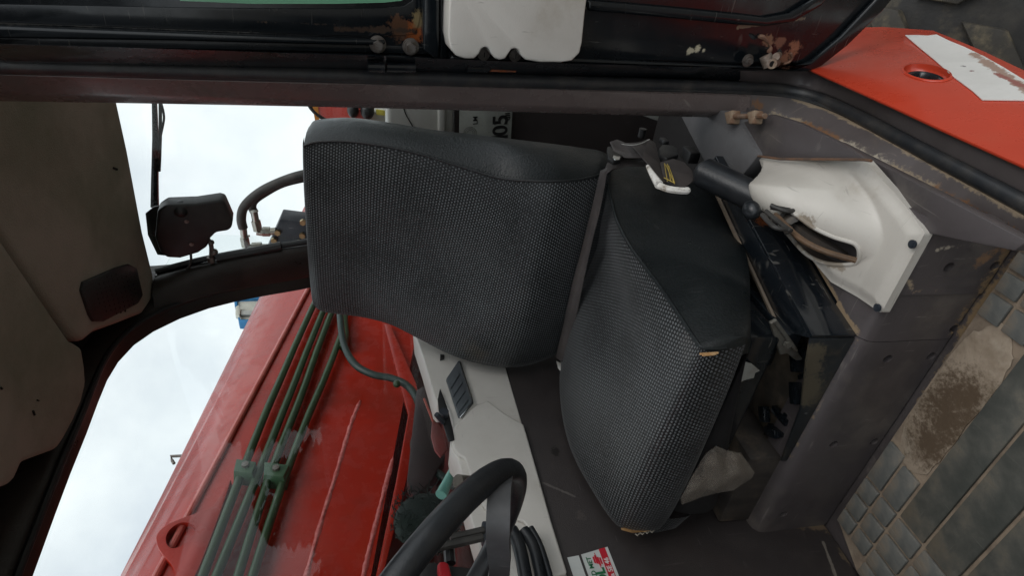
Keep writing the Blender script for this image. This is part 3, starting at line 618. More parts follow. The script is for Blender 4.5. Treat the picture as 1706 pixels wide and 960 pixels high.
# armrest
ap = [(756, -260), (752, -40), (748, 20), (747, 60), (751, 82), (760, 93), (775, 98), (790, 98), (798, 90), (802, 81), (808, 78), (814, 80), (818, 88), (824, 97), (832, 100), (842, 98), (847, 90), (852, 82), (858, 80), (864, 83), (868, 92), (876, 100), (900, 104), (935, 104), (953, 101), (966, 88), (970, 70), (975, 20), (982, -30), (990, -260)]
obj('armrest', prism(Q(ap, pl=(DO + DN * .06, DN)), DN * -.05, .016, 5), MT['white_plastic'], door, 'off white moulded armrest on the door')
for p in ((805, 89), (857, 91)):
    c = P(p, pl=(DO + DN * .024, DN)); bb = cyl(c, DN, .0105, .005, 20, .002); cyl(c + DN * .005, DN, .006, .003, 14, .001, bm=bb)
    obj('armrest_screw', bb, MT['dark_zinc'], door)
    obj('screw_slot', box(c + DN * .0085, .008, .0016, .001, ax=(V((1, 0, 0)), DN.cross(V((1, 0, 0))), DN)), MT['hole'], door)
# hinges in the gap
for (x0, x1, mm) in ((613, 640, 'steel_black'), (643, 690, 'steel_black'), (776, 812, 'steel_black'), (815, 856, 'rusty')):
    a, b = P((x0, 108), x=.232), P((x1, 109), x=.232)
    obj('hinge', tube([a + V((0, .012, 0)), b + V((0, .012, 0))], .0085, 12, sm=1), MT[mm], cab)

# ---- lever cover, hump with a slot
n = 84
C = [P(p, z=z) for p, z in (((1262, 260), .228), ((1432, 264), .2), ((1534, 388), .183), ((1466, 522), .178), ((1390, 470), .178), ((1296, 372), .215))]
def inpoly(x, y, poly):
    r = False; j = len(poly) - 1
    for i in range(len(poly)):
        if (poly[i][1] > y) != (poly[j][1] > y) and x < (poly[j][0] - poly[i][0]) * (y - poly[i][1]) / (poly[j][1] - poly[i][1]) + poly[i][0]: r = not r
        j = i
    return r
def pdist(x, y, poly):
    d = 9
    for i in range(len(poly)):
        (a, b), (c, e) = poly[i], poly[(i + 1) % len(poly)]
        l = (c - a) ** 2 + (e - b) ** 2; t = max(0, min(1, ((x - a) * (c - a) + (y - b) * (e - b)) / l)); d = min(d, math.hypot(x - a - t * (c - a), y - b - t * (e - b)))
    return d
CO = [(c.x, c.y) for c in C]
ax0, ax1 = P((1290, 318), z=.25), P((1450, 425), z=.2)   # ridge of the hump above the slot
def hump(x, y):
    e = V((ax1.x - ax0.x, ax1.y - ax0.y)); w = V((x - ax0.x, y - ax0.y)); t = w.dot(e) / e.length_squared
    side = (w.x * e.y - w.y * e.x) / e.length; u = (t - .12) * e.length
    r2 = (u / (.165 if u > 0 else .13)) ** 2 + ((side + .004) / .078) ** 2
    return .088 * max(0, 1 - r2) ** 1.25 / (1 + .0) if r2 < 1 else 0
def zbase(x, y): return .176 + max(0, (-.66 - y)) * .17
def cover_pt(x, y):
    d = pdist(x, y, CO); f = min(1, d / .022); f = f * f * (3 - 2 * f)
    return V((x, y, zbase(x, y) + .006 * f + hump(x, y) * min(1, d / .05)))
# slot outline projected on the hump by stepping down each ray
def on_cover(p):
    d = ray(*p); t = .5
    for k in range(2000):
        q = EYE + d * t
        if q.z < zbase(q.x, q.y) + .006 + hump(q.x, q.y): return q
        t += .001
    return q
slot = smooth_line([on_cover(p) for p in ((1318, 352), (1352, 377), (1392, 396), (1424, 406), (1432, 422), (1427, 438), (1408, 441), (1378, 439), (1350, 428), (1328, 408), (1306, 380), (1296, 366), (1300, 352))], 4, True)
SO = [(p.x, p.y) for p in slot]
xs = [c[0] for c in CO]; ys = [c[1] for c in CO]
bm = bmesh.new(); G = {}
x0, x1, y0, y1 = min(xs), max(xs), min(ys), max(ys)
for i in range(n + 1):
    for j in range(n * 2 + 1):
        x = x0 + (x1 - x0) * i / n; y = y0 + (y1 - y0) * j / (2 * n)
        G[i, j] = (x, y, inpoly(x, y, CO) and not inpoly(x, y, SO))
vv = {}
def gv(i, j):
    if (i, j) not in vv:
        x, y, _ = G[i, j]; vv[i, j] = bm.verts.new(cover_pt(x, y))
    return vv[i, j]
for i in range(n):
    for j in range(2 * n):
        if all(G[a][2] for a in ((i, j), (i + 1, j), (i + 1, j + 1), (i, j + 1))): bm.faces.new((gv(i, j), gv(i + 1, j), gv(i + 1, j + 1), gv(i, j + 1)))
def snap(poly):
    for v in bm.verts:
        if v.is_boundary:
            best = None
            for i in range(len(poly)):
                (a, b), (c, e) = poly[i], poly[(i + 1) % len(poly)]
                l = (c - a) ** 2 + (e - b) ** 2
                if l < 1e-12: continue
                t = max(0, min(1, ((v.co.x - a) * (c - a) + (v.co.y - b) * (e - b)) / l)); q = (a + t * (c - a), b + t * (e - b)); d = math.hypot(q[0] - v.co.x, q[1] - v.co.y)
                if best is None or d < best[0]: best = (d, q)
            yield v, best
res = []
oth = dict(snap(CO)); ins = dict(snap(SO))
for v in oth:
    b = min(oth[v], ins[v]); x, y = b[1]; res.append((v, cover_pt(x, y)))
for v, p in res: v.co = p
# turn the rims down so the shell has depth
def skirt(bm, d):
    es = [e for e in bm.edges if e.is_boundary]; r = bmesh.ops.extrude_edge_only(bm, edges=es)
    for g in r['geom']:
        if isinstance(g, bmesh.types.BMVert): g.co += V(d)
skirt(bm, (0, 0, -.014))
cover = obj('lever_cover', bm, MT['cover'], cab, 'off white hand brake cover with long slot', smooth=60)
obj('slot_rim', tube([p + V((0, 0, .0005)) for p in slot[::2]], .0035, 8, closed=True, sm=2), MT['cover'], cover)
inn = [p + V((0, 0, -.002)) for p in slot]; cen = sum(inn, V()) / len(inn)
rows = [inn, [p.lerp(cen, .06) + V((0, 0, -.02)) for p in inn], [p.lerp(cen, .15) + V((0, 0, -.045)) for p in inn], [p.lerp(cen, .35) + V((0, 0, -.06)) for p in inn]]
obj('slot_wall', grid(rows, closed_s=True), mat('dusty_slot_inside', (.085, .066, .052), .85, (.045, .035, .028), 20, dust=(.16, .10, .055), ds=14, dl=.58, dh=.8), cover, smooth=60)
obj('slot_floor', prism([p.lerp(cen, .2) + V((0, 0, -.062)) for p in inn[::2]], V((0, 0, -.004))), MT['hole'], cover)
for p in ((1522, 407), (1463, 513)):
    q = on_cover(p); q.z = zbase(q.x, q.y) + .006
    bb = cyl(q, (0, 0, 1), .0062, .003, 16, .001); cyl(q + V((0, 0, .003)), (0, 0, 1), .0042, .001, 6, bm=bb)
    obj('cover_screw', bb, MT['manifold'], cover)

# ---- hand brake lever
lv = thing('hand_brake_lever', 'black gripped hand brake lever rising from the white slotted cover', 'hand brake', P((1400, 418), z=.2))
gA, gB, gC = P((1176, 290), x=.372), P((1262, 333), x=.372), P((1296, 347), x=.372)
gd = (gB - gA).normalized()
def gr(t): return .0275 * min(1, (max(0, t) / .10) ** .5 if t < .10 else 1) * (1.06 - .16 * t) if t < .985 else .02
obj('grip', tube([gA - gd * .022 + (gC - gA) * k / 14 * 1.12 for k in range(15)], gr, 18, sm=2), MT['grip'], lv)
obj('release_button', sphere(P((1252, 350), x=.355), .015, .018, .013), MT['grip'], lv)
rb = tube([gC, P((1335, 384), x=.378), P((1390, 416), x=.392), P((1408, 428), x=.40)], .0052, 10, sm=3, sec=[(-1, -1.3), (1, -1.3), (1, 1.3), (-1, 1.3)])
obj('lever_arm', rb, mat('dusty_brown_steel', (.035, .03, .026), .6, (.06, .045, .032), 25, dust=(.12, .08, .05), ds=20, dl=.55, dh=.8), lv)
obj('ratchet_rod', tube(Q([(1292, 358), (1330, 395), (1372, 418), (1426, 434)], x=.36), .0045, 8), mat('dull_rusty_rod', (.13, .075, .04), .7, (.08, .05, .03), 40, dust=(.22, .13, .07), ds=30), lv)
obj('clip', tube(Q([(1288, 330), (1298, 314), (1318, 318), (1330, 345), (1322, 352), (1285, 345)], x=.352), .0045, 8, sm=1), MT['black_plastic'], lv)
obj('clip_block', prism(Q([(1287, 318), (1297, 311), (1312, 320), (1310, 332), (1296, 330)], x=.352), V((-.012, 0, 0)), .003), mat('grey_plastic_clip', (.13, .12, .11), .5), lv)
bt_ = bmesh.new(); pa, pb_ = P((1283, 341), x=.368), P((1330, 376), x=.372)
rws = []
for k in range(9):
    c = pa.lerp(pb_, k / 8); a_, b_, _ = frame(pb_ - pa); rws.append([c + (a_ * math.cos(j / 18 * 6.283) + b_ * math.sin(j / 18 * 6.283)) * (.017 + .005 * math.sin(k * 2.1) + .004 * math.sin(j * 1.7 + k) + random.uniform(-.0015, .0015)) for j in range(18)])
obj('torn_boot', grid(rws, closed_s=True, bm=bt_), mat('crumpled_grey_boot', (.055, .05, .046), .6, (.09, .08, .07), 30, dust=(.16, .13, .1), ds=40), lv, 'crumpled dark boot round the foot of the lever', smooth=50)
for q in ([(1276, 352), (1300, 372), (1318, 385)], [(1284, 342), (1312, 352), (1330, 348)], [(1270, 358), (1290, 378), (1312, 382)]):
    obj('cable', tube(Q(q, x=.35), .0038, 8), MT['hose'], lv)

# ================================================================== SEAT
seat = thing('driver_seat', 'worn black driver seat with woven mesh centre and leatherette sides', 'seat', (.70, -.9, .25))
def respace(rows_n, k=4):
    return smooth_line(rows_n, k)
def uvrows(rows):
    """arc length UVs for a grid"""
    U = []
    for r in rows:
        a = [0]
        for i in range(1, len(r)): a.append(a[-1] + (r[i] - r[i - 1]).length)
        mid = a[-1] / 2; U.append([q - mid for q in a])
    n = len(rows[0]); Vs = [0]; m = n // 2
    for i in range(1, len(rows)): Vs.append(Vs[-1] + (rows[i][m] - rows[i - 1][m]).length)
    # even columns so that the weave follows the cloth
    ref = max(U, key=lambda u: u[-1])
    return [[(ref[j], Vs[i]) for j in range(n)] for i in range(len(rows))]
# backrest: rows from the top edge down; near seam, far silhouette, distance of that row, outer edge of the near side panel
bk = [((506, 244), (522, 508), -1.275, (517, 208)), ((524, 237), (536, 519), -1.275, (526, 200)), ((562, 235), (566, 524), -1.265, (562, 196)), ((604, 238), (604, 529), -1.25, (600, 197)), ((682, 252), (650, 541), -1.22, (655, 205)),
      ((762, 276), (700, 566), -1.18, (722, 216)), ((830, 296), (748, 590), -1.14, (790, 224)), ((880, 301), (800, 606), -1.105, (850, 231)), ((928, 302), (850, 611), -1.09, (925, 240)), ((966, 299), (890, 605), -1.10, (968, 246)), ((1000, 291), (932, 588), -1.12, (1000, 251)), ((1018, 284), (962, 556), -1.15, (1018, 262))]
NR = smooth_line([P(b[0], y=b[2]) for b in bk], 5); FR = smooth_line([P(b[1], y=b[2]) for b in bk], 5); LR = smooth_line([P(b[3], y=b[2] - .115) for b in bk], 5)
SN = 28
front, nside, rear = [], [], []
for i, (a, b, l) in enumerate(zip(NR, FR, LR)):
    t = i / (len(NR) - 1); r = []
    amp = .022 * min(1, t / .08) if t < .08 else .022
    for j in range(SN + 1):
        s = j / SN; p = a.lerp(b, s)
        crown = 1 - abs(2 * s - 1) ** 3.2
        hollow = -.018 * math.exp(-((s - .62) / .30) ** 2) * math.exp(-((t - .72) / .14) ** 2) + .014 * math.exp(-((s - .5) / .26) ** 2) * math.exp(-((t - .45) / .22) ** 2)
        r.append(p + V((0, amp * crown - hollow, .004 * crown)))
    # rounded far edge turning to the back
    for q, (dx, dy) in enumerate(((.004, -.014), (.003, -.034), (-.004, -.06), (-.02, -.10))): r.append(b + V((dx, dy, 0)))
    front.append(r)
    nside.append([l + V((.05, -.03, 0)), l + V((.012, -.018, 0)), l, a.lerp(l, .72) + V((-.007, 0, 0)), a.lerp(l, .42) + V((-.010, 0, 0)), a.lerp(l, .16) + V((-.006, 0, 0)), a + V((0, -.0005, 0))])
    rear.append([b + V((-.02, -.10, 0)), b.lerp(l, .5) + V((0, -.09, 0)), l + V((.05, -.03, 0))])
back = obj('backrest', grid(rear), MT['leather'], seat, smooth=60)
# the top edge closes over towards the back
def over(rows, n, depth):
    top = rows[0]; c = sum(top, V()) / len(top); ex = []
    for k in range(n, 0, -1):
        a = k / n * math.pi / 2
        ex.append([p + V((0, -depth * (1 - math.cos(a)) * 1.0, depth * .10 * math.sin(a))) for p in top])
    return ex
fr2 = over(front, 4, .06) + front
bmesh_panel = grid(fr2, uv=uvrows(fr2))
obj('mesh_panel', bmesh_panel, MT['weave'], back, 'woven black mesh front of the backrest', smooth=80)
obj('side_panel', grid(nside), MT['leather'], back, 'smooth black leatherette side of the backrest', smooth=80)
cap = [front[0][-1 - 0]] + [p for p in reversed(front[0])]
bm = bmesh.new(); ring = [nside[0][k] for k in range(len(nside[0]))] + front[0][1:] + [rear[0][1]]
bm.faces.new([bm.verts.new(p + V((0, -.02, -.004))) for p in ring]); obj('top_cap', bm, MT['leather'], back)
obj('seam', tube([p + V((-.001, .002, 0)) for p in NR[::3]], .0028, 6, sm=3), MT['leather'], back)
def stitches(line, off, mat_, parent, step=.0055):
    b = bmesh.new(); acc = 0
    for i in range(len(line) - 1):
        p, q = line[i], line[i + 1]; acc += (q - p).length
        if acc > step: acc = 0; tube([p + off, p.lerp(q, .4) + off], .0009, 4, sm=1, bm=b)
    return obj('stitching', b, mat_, parent, kind='stuff')
dn = [a.lerp(b, k / 6) for a, b in zip(NR, NR[1:]) for k in range(6)]
stitches(dn, V((-.006, -.0035, 0)), MT['hose'], back)
# worn pale spot on the lumbar bulge is in the weave's own noise
# cushion
ck = [((1006, 282), (935, 588)), ((1018, 330), (932, 640)), ((1031, 375), (936, 690)), ((1056, 420), (946, 735)), ((1086, 460), (962, 775)), ((1116, 503), (983, 812)), ((1145, 547), (1004, 846)), ((1158, 567), (1020, 868)), ((1170, 581), (1036, 881)), ((1192, 584), (1058, 887)), ((1222, 580), (1080, 887)), ((1241, 574), (1100, 882)), ((1243, 566), (1112, 868))]
CN = smooth_line([P(c[0], x=.48) for c in ck], 5); CF = smooth_line([P(c[1], x=.95) for c in ck], 5)
top = []
ne = 8 * 5
for i, (a, b) in enumerate(zip(CN, CF)):
    r = []; t = min(1, i / ne)
    nrm = V((0, 0, 1)) if i < ne - 4 else V((0, min(1, (i - ne + 4) / 10), max(0, 1 - (i - ne + 4) / 10))).normalized()
    for j in range(SN + 1):
        s = j / SN; p = a.lerp(b, s); crown = 1 - abs(2 * s - 1) ** 2.6
        dip = .0022 * math.sin(s * 30 + t * 26) * math.exp(-((t - .12) / .16) ** 2) * math.exp(-((s - .22) / .2) ** 2) - .040 * math.exp(-((s - .32) / .22) ** 2) * math.exp(-((t - .28) / .28) ** 2)
        r.append(p + nrm * (.010 * crown + dip))
    for dx, dz in ((.006, -.010), (.010, -.03), (.006, -.06), (-.03, -.09)): r.append(b + V((dx, -.004, 0)) + V((0, 0, dz)) * (1 if i < ne else .6))
    top.append(r)
cush = obj('cushion', grid(top, uv=uvrows(top)), MT['weave'], seat, 'woven black mesh seat cushion', smooth=80)
# near side leatherette
sb = [((1120, 280), .10), ((1168, 300), .1), ((1198, 330), .1), ((1222, 372), .1), ((1240, 412), .1), ((1248, 450), .1), ((1250, 500), .1), ((1250, 540), .1), ((1247, 558), .1), ((1246, 562), .1), ((1245, 564), 0), ((1244, 566), 0), ((1243, 566), 0)]
SBt = smooth_line([P(c[0], x=.476) for c in sb], 5)
rows = []
for i, (a, b) in enumerate(zip(CN, SBt)):
    k = min(1, (b - a).length / .05)
    rows.append([a + V((0, 0, -.0005))] + [a.lerp(b, s) + V((-.012 * math.sin(math.pi * s) * k, 0, 0)) for s in (.1, .25, .4, .55, .7, .85)] + [b, b + V((.03, 0, -.012 * k))])
obj('side_panel', grid(rows), MT['leather'], cush, 'smooth black leatherette side of the cushion', smooth=80)
obj('seam', tube([p + V((-.002, 0, .0015)) for p in CN[:-12:3]], .003, 6, sm=3), MT['leather'], cush)
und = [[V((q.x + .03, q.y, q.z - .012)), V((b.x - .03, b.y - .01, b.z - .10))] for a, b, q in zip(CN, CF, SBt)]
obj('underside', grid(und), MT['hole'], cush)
obj('seat_pan', prism([V((.53, -.665, .27)), V((.90, -.665, .27)), V((.90, -1.12, .25)), V((.53, -1.12, .25))], V((0, 0, .07)), .01), MT['steel_black'], seat)
for x in (.545, .875): obj('slide_rail', box((x, -.88, .245), .03, .42, .03, bw=.003), MT['steel_black'], seat)
# torn corners
tan = mat('frayed_tan_foam', (.42, .23, .09), .9, (.5, .32, .16), 60)
for q in (((1166, 588), (1182, 587), (1196, 586)), ((1170, 590), (1186, 589), (1192, 588))):
    obj('torn_thread', tube([p + V((-.001, .004, .002)) for p in Q(q, x=.479)], .0016, 5, sm=3), tan, cush)
fz = [P(p, x=.95) for p in ((1032, 878), (1050, 883), (1070, 882), (1088, 877), (1078, 874), (1052, 876))]
obj('torn_foam', prism([p + V((-.006, .012, .002)) for p in fz], V((0, -.006, 0)), .001), tan, cush, 'torn orange foam at the far front corner')
zg = []
for k in range(9): zg.append((1056 + k * 4, 886 - (k * .9) + (2.2 if k % 2 else -1.5)))
obj('torn_edge', tube([p + V((-.004, .010, .002)) for p in Q(zg, x=.95)], .0013, 5, sm=1), mat('frayed_grey_edge', (.33, .30, .25), .9), cush)
# black mounting box under the seat
MB0, MB1 = .17, .252
xL, xR, yF, yB = .502, .80, -.632, -1.12
KA, KB = V((.502, -.632, 0)), V((.372, -1.06, 0)); kn = V((KB.y - KA.y, -(KB.x - KA.x), 0)).normalized()
if kn.x < 0: kn = -kn
zz = lambda p, z: V((p.x, p.y, z))
MT['plate_black'] = mat('scratched_black_gloss_plate', (.0065, .009, .012), .17, (.012, .014, .017), 9, scratch=.9, scol=(.22, .21, .19), bump=.1, bs=60, dust=(.05, .045, .035), dl=.6, dh=.8, ds=8, coat=.3, spots=[((.425, -.885, .225), .022, (.20, .06, .02)), ((.415, -.93, .235), .012, (.15, .06, .03))])
mbox = obj('mounting_box', prism([zz(KA, MB0), zz(KB, MB0), zz(KB, MB1), zz(KA, MB1)], kn * .006, .0015), MT['plate_black'], seat, 'black steel box under the seat')
obj('box_top', prism([zz(KA + kn * .0065, MB1), zz(KB + kn * .0065, MB1), zz(KB + kn * .040, MB1), zz(KA + kn * .040 + V((0, -.05, 0)), MB1)], V((0, 0, -.005)), .001), MT['plate_black'], mbox)
dirty = mat('dusty_black_steel', (.012, .015, .018), .5, (.022, .025, .026), 8, scratch=.4, dust=(.085, .068, .045), dl=.5, dh=.75, ds=11, segs=[((.53, -.637, .235), (.64, -.637, .19), .022, (.075, .064, .044))])
obj('box_front', prism([V((xL + .0065, yF - .0005, MB0)), V((xR, yF - .0005, MB0)), V((xR, yF - .0005, MB0 + .012)), V((xL + .16, yF - .0005, MB0 + .03)), V((xL + .055, yF - .0005, MB1 - .015)), V((xL + .0065, yF - .0005, MB1 - .001))], V((0, -.005, 0)), .001), dirty, mbox, 'dusty front plate of the black box')
obj('box_floor', prism([V((xL + .007, yF - .007, MB0 - .01)), V((.86, yF - .007, MB0 - .01)), V((.86, yB, MB0 - .01)), V((xL + .007, yB, MB0 - .01))], V((0, 0, -.004))), mat('dusty_box_floor', (.15, .115, .08), .85, (.06, .05, .04), 9, .4, .6, bump=.4), mbox)
obj('box_far_side', prism([V((xR + .05, yF - .03, MB0 - .006)), V((xR + .05, yB, MB0 - .006)), V((xR + .05, yB, MB1)), V((xR + .05, yF - .1, MB1))], V((.006, 0, 0)), .0015), MT['steel_black'], mbox)
jb = bmesh.new()
for k in range(16):
    c = V((random.uniform(.56, .80), random.uniform(-.80, -.67), MB0 + random.uniform(0, .02)))
    a = random.uniform(0, 3); ax = (V((math.cos(a), math.sin(a), 0)), V((-math.sin(a), math.cos(a), 0)), V((0, 0, 1)))
    box(c, random.uniform(.02, .05), random.uniform(.008, .02), random.uniform(.008, .02), ax, .002, bm=jb)
obj('slider_clutter', jb, MT['steel_black'], mbox, kind='stuff')
obj('box_edge', tube([zz(KA + kn * .042 + V((0, -.05, 0)), MB1 + .001), zz(KB + kn * .042, MB1 + .001)], .0042, 6, sm=1), mat('dusty_steel_edge', (.16, .12, .085), .6, (.08, .06, .045), 12), mbox)
lt = prism(Q([(1284, 540), (1293, 536), (1333, 592), (1338, 600), (1327, 602), (1312, 590), (1300, 592)], y=-.668), V((0, -.008, 0)), .002)
tube(Q([(1290, 534), (1318, 572), (1326, 584)], y=-.663), .0035, 8, sm=1, bm=lt)
cyl(P((1311, 572), y=-.665), (0, 1, 0), .007, .006, 6, .001, bm=lt)
obj('slide_latch', lt, mat('dusty_zinc_latch', (.17, .165, .145), .5, (.10, .085, .065), 30, metal=.4), seat, 'grey metal slide latch under the cushion')

# ================================================================== SEAT BELT
blt = thing('seat_belt', 'brown grey lap belt laid across the crease of the seat', 'seat belt', P((1060, 270), x=.41))
bl = [(1000, 288), (985, 352), (968, 420), (952, 480), (938, 545), (926, 596)]; br = [(1012, 283), (1001, 345), (985, 410), (972, 470), (958, 540), (946, 604)]
A = smooth_line(Q(bl, y=-1.055), 4); B = smooth_line(Q(br, y=-1.035), 4)
obj('webbing', grid([[a, a.lerp(b, .35) + V((0, .004, .002)), a.lerp(b, .7) + V((0, .004, .002)), b, b + V((0, -.012, -.004)), a + V((0, -.012, -.004))] for a, b in zip(A, B)], closed_s=True, caps=True), MT['belt'], blt, smooth=50)
def ribbon(pts, x, name='webbing', m='belt', th=.0022, lab=None, bw=.0006):
    """a flat fold of belt: outline with depth per point"""
    q = [P(p[:2], x=x + (p[2] if len(p) > 2 else 0)) for p in pts]
    return obj(name, prism(q, V((th, 0, 0)), bw), MT[m], blt, lab, smooth=60)
ribbon([(1016, 236, 0), (1028, 232, .004), (1046, 239, -.004), (1060, 246, -.010), (1073, 262, -.006), (1058, 262, 0), (1042, 262, .006), (1024, 254, .006)], .405)
ribbon([(1044, 238, 0), (1062, 237, -.008), (1081, 231, -.006), (1090, 236, 0), (1096, 252, .002), (1082, 262, -.006), (1070, 262, -.012), (1058, 248, -.006)], .392)
ribbon([(1081, 232, 0), (1092, 238, .006), (1098, 262, .006), (1104, 285, .004), (1110, 304, 0), (1104, 304, -.004), (1086, 280, -.010), (1070, 262, -.012), (1073, 250, -.008)], .388)
ribbon([(1100, 270, 0), (1122, 264, -.004), (1140, 270, -.006), (1153, 284, -.004), (1157, 300, 0), (1140, 313, .004), (1118, 306, .004), (1106, 300, .004)], .385)
ribbon([(1018, 258, 0), (1050, 262, -.004), (1078, 266, -.004), (1074, 276, 0), (1045, 276, .004), (1020, 282, .012), (1010, 290, .02), (1008, 280, .02)], .425)
yb = bmesh.new()
for a, b in (((1107, 272), (1112, 302)), ((1112, 273), (1118, 303)), ((1109, 274), (1124, 306)), ((1114, 276), (1124, 304)), ((1106, 296), (1124, 305))): tube(Q([a, b], x=.3835), .0009, 4, sm=1, bm=yb)
obj('stitching', yb, MT['yellow_thread'], blt, 'yellow box stitching on the belt loop')
cb = bmesh.new()
for k in range(22):
    t = k / 21; p = V((1036 + 45 * t, 240 - 8 * t + 5 * math.sin(t * 3.1), 0)); tube(Q([(p.x, p.y), (p.x + 1.2, p.y)], x=.383), .0009, 4, sm=1, bm=cb)
obj('stitching', cb, MT['paper'], blt)
wl = tube(Q([(1079, 277), (1084, 286), (1091, 297), (1098, 308)], x=.378), lambda t: .0035 + .0045 * t, 8, sm=4)
tube(Q([(1098, 309), (1110, 314), (1126, 317), (1142, 318), (1145, 317)], x=.376), .0062, 8, sm=4, bm=wl)
obj('cloth_label', wl, MT['white_cloth'], blt, 'white folded cloth label on the belt')
bk_ = prism(Q([(1098, 246), (1104, 240), (1120, 241), (1129, 246), (1131, 257), (1112, 263), (1099, 258)], x=.40), V((.018, 0, 0)), .003)
obj('buckle', bk_, MT['black_plastic'], blt, 'black plastic belt buckle')
tg = prism(Q([(1012, 244), (1019, 243), (1024, 252), (1037, 258), (1034, 266), (1022, 268), (1013, 262)], x=.41), V((.010, 0, 0)), .002)
obj('latch_housing', tg, MT['black_plastic'], blt)
obj('latch_tongue', prism(Q([(1022, 258), (1028, 257), (1034, 261), (1032, 266), (1025, 266), (1021, 262)], x=.408), V((.003, 0, 0)), .001), MT['chrome'], blt, 'shiny chrome latch tongue')
obj('retractor', box(P((1150, 258), x=.45), .03, .05, .03, bw=.006), MT['black_plastic'], blt)
obj('anchor_bolt', cyl(P((1068, 228), x=.42), (-1, 0, 0), .009, .02, 12, .002), MT['black_plastic'], blt)
obj('buckle_boot', box(P((1106, 236), x=.43), .014, .03, .016, bw=.004), MT['black_plastic'], blt)
sc = [P(p, x=.97) for p in ((914, 600), (930, 606), (938, 612), (940, 622), (928, 618))]

# ================================================================== SMALL LOOSE THINGS
def crumple(outl, y, n, amp, seed):
    random.seed(seed); q = [P(p, y=y) for p in outl]; c = sum(q, V()) / len(q); rows = []
    L = smooth_line(q, 2, True)
    for s in [k / n for k in range(n + 1)]:
        r = []
        for i, p in enumerate(L):
            a = i / len(L) * 2 * math.pi
            w = math.sin(a * 4 + s * 7) * .5 + abs(math.sin(a * 3 - s * 11 + 1)) * .8 - .4 + random.uniform(-.35, .35)
            r.append(c.lerp(p, s) + V((0, amp * (1 - s * .6) * (.9 + .5 * w), amp * .35 * w * (1 - s))))
        rows.append(r)
    return rows
bagm = bpy.data.materials.new('crumpled_clear_plastic'); bagm.use_nodes = True; t = bagm.node_tree; N = t.nodes; N.clear()
o_ = N.new('ShaderNodeOutputMaterial'); b_t = N.new('ShaderNodeBsdfTransparent'); b_t.inputs[0].default_value = (.93, .90, .86, 1); b_g = N.new('ShaderNodeBsdfPrincipled'); b_g.inputs['Base Color'].default_value = (.42, .37, .315, 1); b_g.inputs['Roughness'].default_value = .17; b_g.inputs['Specular IOR Level'].default_value = .8
lw = N.new('ShaderNodeLayerWeight'); lw.inputs['Blend'].default_value = .55; mp = N.new('ShaderNodeMapRange'); mp.inputs['To Min'].default_value = .14; mp.inputs['To Max'].default_value = .6; lk(t, lw.outputs['Facing'], mp.inputs[0])
tcn = N.new('ShaderNodeTexCoord'); vo = N.new('ShaderNodeTexVoronoi'); vo.feature = 'DISTANCE_TO_EDGE'; vo.inputs['Scale'].default_value = 34; nw = N.new('ShaderNodeTexNoise'); nw.inputs['Scale'].default_value = 30; nw.inputs['Detail'].default_value = 5
vmx = N.new('ShaderNodeMix'); vmx.data_type = 'VECTOR'; vmx.inputs['Factor'].default_value = .06; lk(t, tcn.outputs['Object'], vmx.inputs['A']); lk(t, nw.outputs['Color'], vmx.inputs['B']); lk(t, vmx.outputs['Result'], vo.inputs['Vector'])
bn = N.new('ShaderNodeBump'); bn.inputs['Strength'].default_value = .7; bn.inputs['Distance'].default_value = .004; lk(t, vo.outputs['Distance'], bn.inputs['Height']); lk(t, bn.outputs[0], b_g.inputs['Normal']); lk(t, bn.outputs[0], lw.inputs['Normal'])
mxs = N.new('ShaderNodeMixShader'); fm_ = N.new('ShaderNodeMapRange'); fm_.inputs['From Min'].default_value = .0; fm_.inputs['From Max'].default_value = .10; fm_.inputs['To Min'].default_value = .5; fm_.inputs['To Max'].default_value = 0; lk(t, vo.outputs['Distance'], fm_.inputs[0])
mxm = N.new('ShaderNodeMath'); mxm.operation = 'MAXIMUM'; lk(t, fm_.outputs[0], mxm.inputs[0]); lk(t, mp.outputs[0], mxm.inputs[1]); lk(t, mxm.outputs[0], mxs.inputs[0]); lk(t, b_t.outputs[0], mxs.inputs[1]); lk(t, b_g.outputs[0], mxs.inputs[2]); lk(t, mxs.outputs[0], o_.inputs[0])
bb = bmesh.new()
for ly, dy in ((0, 0), (1, -.018)):
    ol = [(1192, 744), (1176, 756), (1163, 778), (1150, 800), (1133, 832), (1137, 842), (1152, 834), (1178, 826), (1200, 821), (1222, 817), (1240, 806), (1254, 796), (1256, 788), (1247, 772), (1235, 758), (1214, 752)]
    ol = [P((x + random.uniform(-2.5, 2.5) * ly, y + random.uniform(-3, 3) * ly), y=-.600 + dy + random.uniform(-.006, .006)) for x, y in ol]
    ins_ = [P((x, y), y=-.588 + dy * .6 + h) for x, y, h in ((1160, 815, .004), (1178, 795, -.010), (1194, 775, .010), (1208, 800, .006), (1215, 772, -.012), (1232, 788, .008), (1226, 768, .006))]
    vs = [bb.verts.new(p) for p in ol + ins_]; n_ = len(ol)
    T = [(4, 5, 16), (3, 4, 16), (5, 6, 16), (6, 7, 16), (2, 3, 17), (3, 16, 17), (16, 7, 17), (1, 2, 18), (2, 17, 18), (0, 1, 18), (17, 7, 19), (7, 8, 19), (18, 17, 19), (8, 9, 19), (0, 18, 20), (18, 19, 20), (15, 0, 20), (9, 10, 19), (19, 10, 21), (20, 19, 21), (10, 11, 21), (11, 12, 21), (12, 13, 21), (15, 20, 22), (20, 21, 22), (14, 15, 22), (13, 14, 22), (21, 13, 22)]
    for f in T: bb.faces.new([vs[i] for i in f])
bmesh.ops.subdivide_edges(bb, edges=bb.edges[:], cuts=3, use_grid_fill=True, smooth=.6, fractal=.35, along_normal=.6, seed=5)
for _ in range(3): bmesh.ops.smooth_vert(bb, verts=[v for v in bb.verts if not v.is_boundary], factor=.5, use_axis_x=True, use_axis_y=True, use_axis_z=True)
